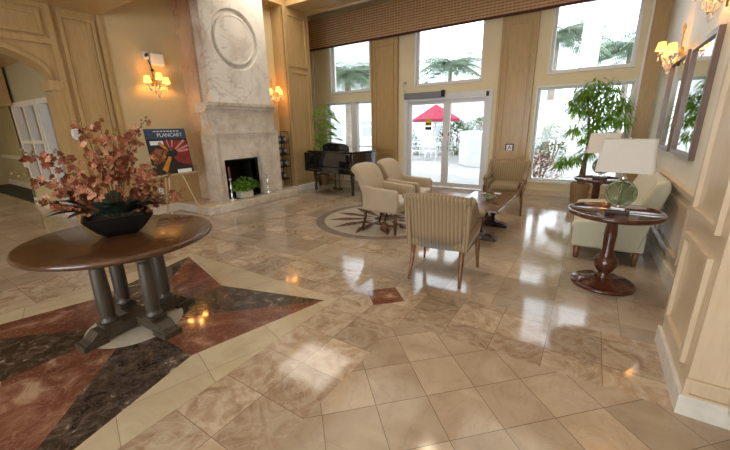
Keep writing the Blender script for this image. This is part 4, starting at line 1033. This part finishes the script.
def patio_chair(x, y, rz, label):
    c = thing('patio_chair', label, 'chair', (x, y, -.06), rz, 'white metal patio chairs')
    b = new(); box(b, -.25, .25, -.25, .25, .42, .45, .01); ob('seat', b, M['white'], c)
    b = new()
    for k in range(6): xx = -.22+.088*k; tube(b, [(xx, -.25, .45), (xx, -.32, .92)], .012, 6)
    tube(b, [(-.25, -.32, .92), (.25, -.32, .92)], .016, 6); ob('backrest', b, M['white'], c)
    for sx in (-1, 1):
        b = new(); tube(b, [(.25*sx, -.27, .66), (.27*sx, .22, .66), (.25*sx, .24, .44)], .014, 6); ob('armrest', b, M['white'], c)
        for sy in (-1, 1): b = new(); tube(b, [(.23*sx, .23*sy, .43), (.25*sx, .26*sy, 0)], .014, 6); ob('leg', b, M['white'], c)
patio_chair(-6.25, 15.2, R(15), 'white metal patio chair nearest to the glass door')
patio_chair(-7.15, 15.1, R(-20), 'white metal patio chair at left under the raspberry umbrella')
b = new()
pts = [(-5.0, 15.6), (-4.6, 14.2), (-4.0, 13.3), (-3.3, 13.0), (-2.7, 13.2), (-2.6, 14.0), (-2.6, 16.5), (-5.0, 16.5)]
prism(b, pts, 'z', 0, 1.3, .03); o = tag(ob('planter_wall', b, M['stucco']), 'curved white planter wall outside the right door leaf', 'planter'); o.location = (0, 0, -.06)
def bush(x, y, w, d_, h, mat, label, n=700, L=.14, name='shrub', z=-.06, seed=1):
    r_ = random.Random(seed); t_ = thing(name, label, 'shrub', (x, y, z))
    b = new()
    for k in range(n):
        a = r_.uniform(0, 2*pi); e_ = r_.uniform(0, 1); rr = r_.uniform(.75, 1)
        p = Vector((w/2*cos(a)*math.sqrt(1-e_**2)*rr, d_/2*sin(a)*math.sqrt(1-e_**2)*rr, .05+h*e_*rr))
        leaf(b, p, (cos(a)+r_.uniform(-.6, .6), sin(a)+r_.uniform(-.6, .6), e_+r_.uniform(-.3, .6)), L*r_.uniform(.6, 1.3), L*.22, .3, 2)
    tag(ob('foliage', b, mat, t_), kind='stuff')
    b = new()
    for k in range(5): a = k*1.25; tube(b, [(.03*cos(a), .03*sin(a), 0), (w*.2*cos(a), d_*.2*sin(a), h*.7)], .02, 6)
    ob('branch', b, M['bark'], t_)
bush(-9.3, 18.0, 2.5, 1.6, 1.8, M['hedge'], 'pale green hedge behind the patio chairs, left part', 1100, .2, seed=2)
bush(-6.2, 18.6, 2.6, 1.6, 1.8, M['hedge'], 'pale green hedge behind the patio umbrella, next to planter wall', 1100, .2, seed=3)
bush(-3.8, 15.2, 2.0, 1.4, .5, M['hedge'], 'low green planting on top of the white planter wall', 500, .14, z=1.245, seed=4)
bush(-1.3, 15.6, 1.6, 1.6, 1.5, M['hedge'], 'green shrub at the right of the planter wall', 700, .2, seed=5)
bush(-1.05, 9.6, .95, .8, .85, M['redleaf'], 'reddish leafed shrub outside the low right window', 420, .15, seed=6)
bush(-8.6, 9.9, 1.6, .9, 1.6, M['hedge'], 'light green shrub outside the left window behind the piano', 600, .15, seed=7)
bush(1.6, 25.5, 4.2, 3, 2.8, M['hedge'], 'distant round green tree mass seen through the right window, left one', 900, .34, seed=8)
bush(6.8, 26.0, 5, 3, 3.4, M['hedge'], 'distant round green tree mass seen through the right window, right one', 900, .36, seed=9)
def palm(x, y, h, n, L, label, seed, lw=.03):
    r_ = random.Random(seed); t_ = thing('palm_tree', label, 'tree', (x, y, -.06))
    b = new(); tube(b, [(0, 0, 0), (.05, 0, h*.4), (.0, .05, h*.8), (0, 0, h)], [.20, .15, .13, .11], 10); ob('trunk', b, M['ptrunk'], t_)
    for k in range(n):
        a = k*2.399; el = .9-1.1*k/n; b = new(); frond(b, (0, 0, h), (cos(a), sin(a), el), L*r_.uniform(.8, 1.1), L*.30, lw, .5, 20, r_); ob('frond', b, M['palmleaf'], t_)
palm(-8.1, 11.3, 3.5, 48, 1.7, 'palm with bushy crown close outside the left windows', 1, .020)
palm(-7.45, 20.6, 4.9, 40, 2.3, 'palm seen low in the transom window above the door', 2, .028)
palm(-1.9, 18.2, 5.2, 40, 2.2, 'palm at the left side of the upper right window', 3, .028)
palm(.9, 21.5, 4.9, 40, 2.2, 'farther palm in the middle of the upper right window', 4, .03)
palm(2.6, 17.0, 5.6, 40, 2.2, 'palm at the right side of the upper right window', 5, .028)
pc_ = thing('portico_column', 'white square portico column outside the right window', 'column', (-.41, 12.0, -.06))
b = new(); box(b, -.22, .22, -.22, .22, .2, 5.5, .01); ob('shaft', b, M['stucco'], pc_)
b = new(); box(b, -.32, .32, -.32, .32, 0, .3, .02); ob('base', b, M['stucco'], pc_)
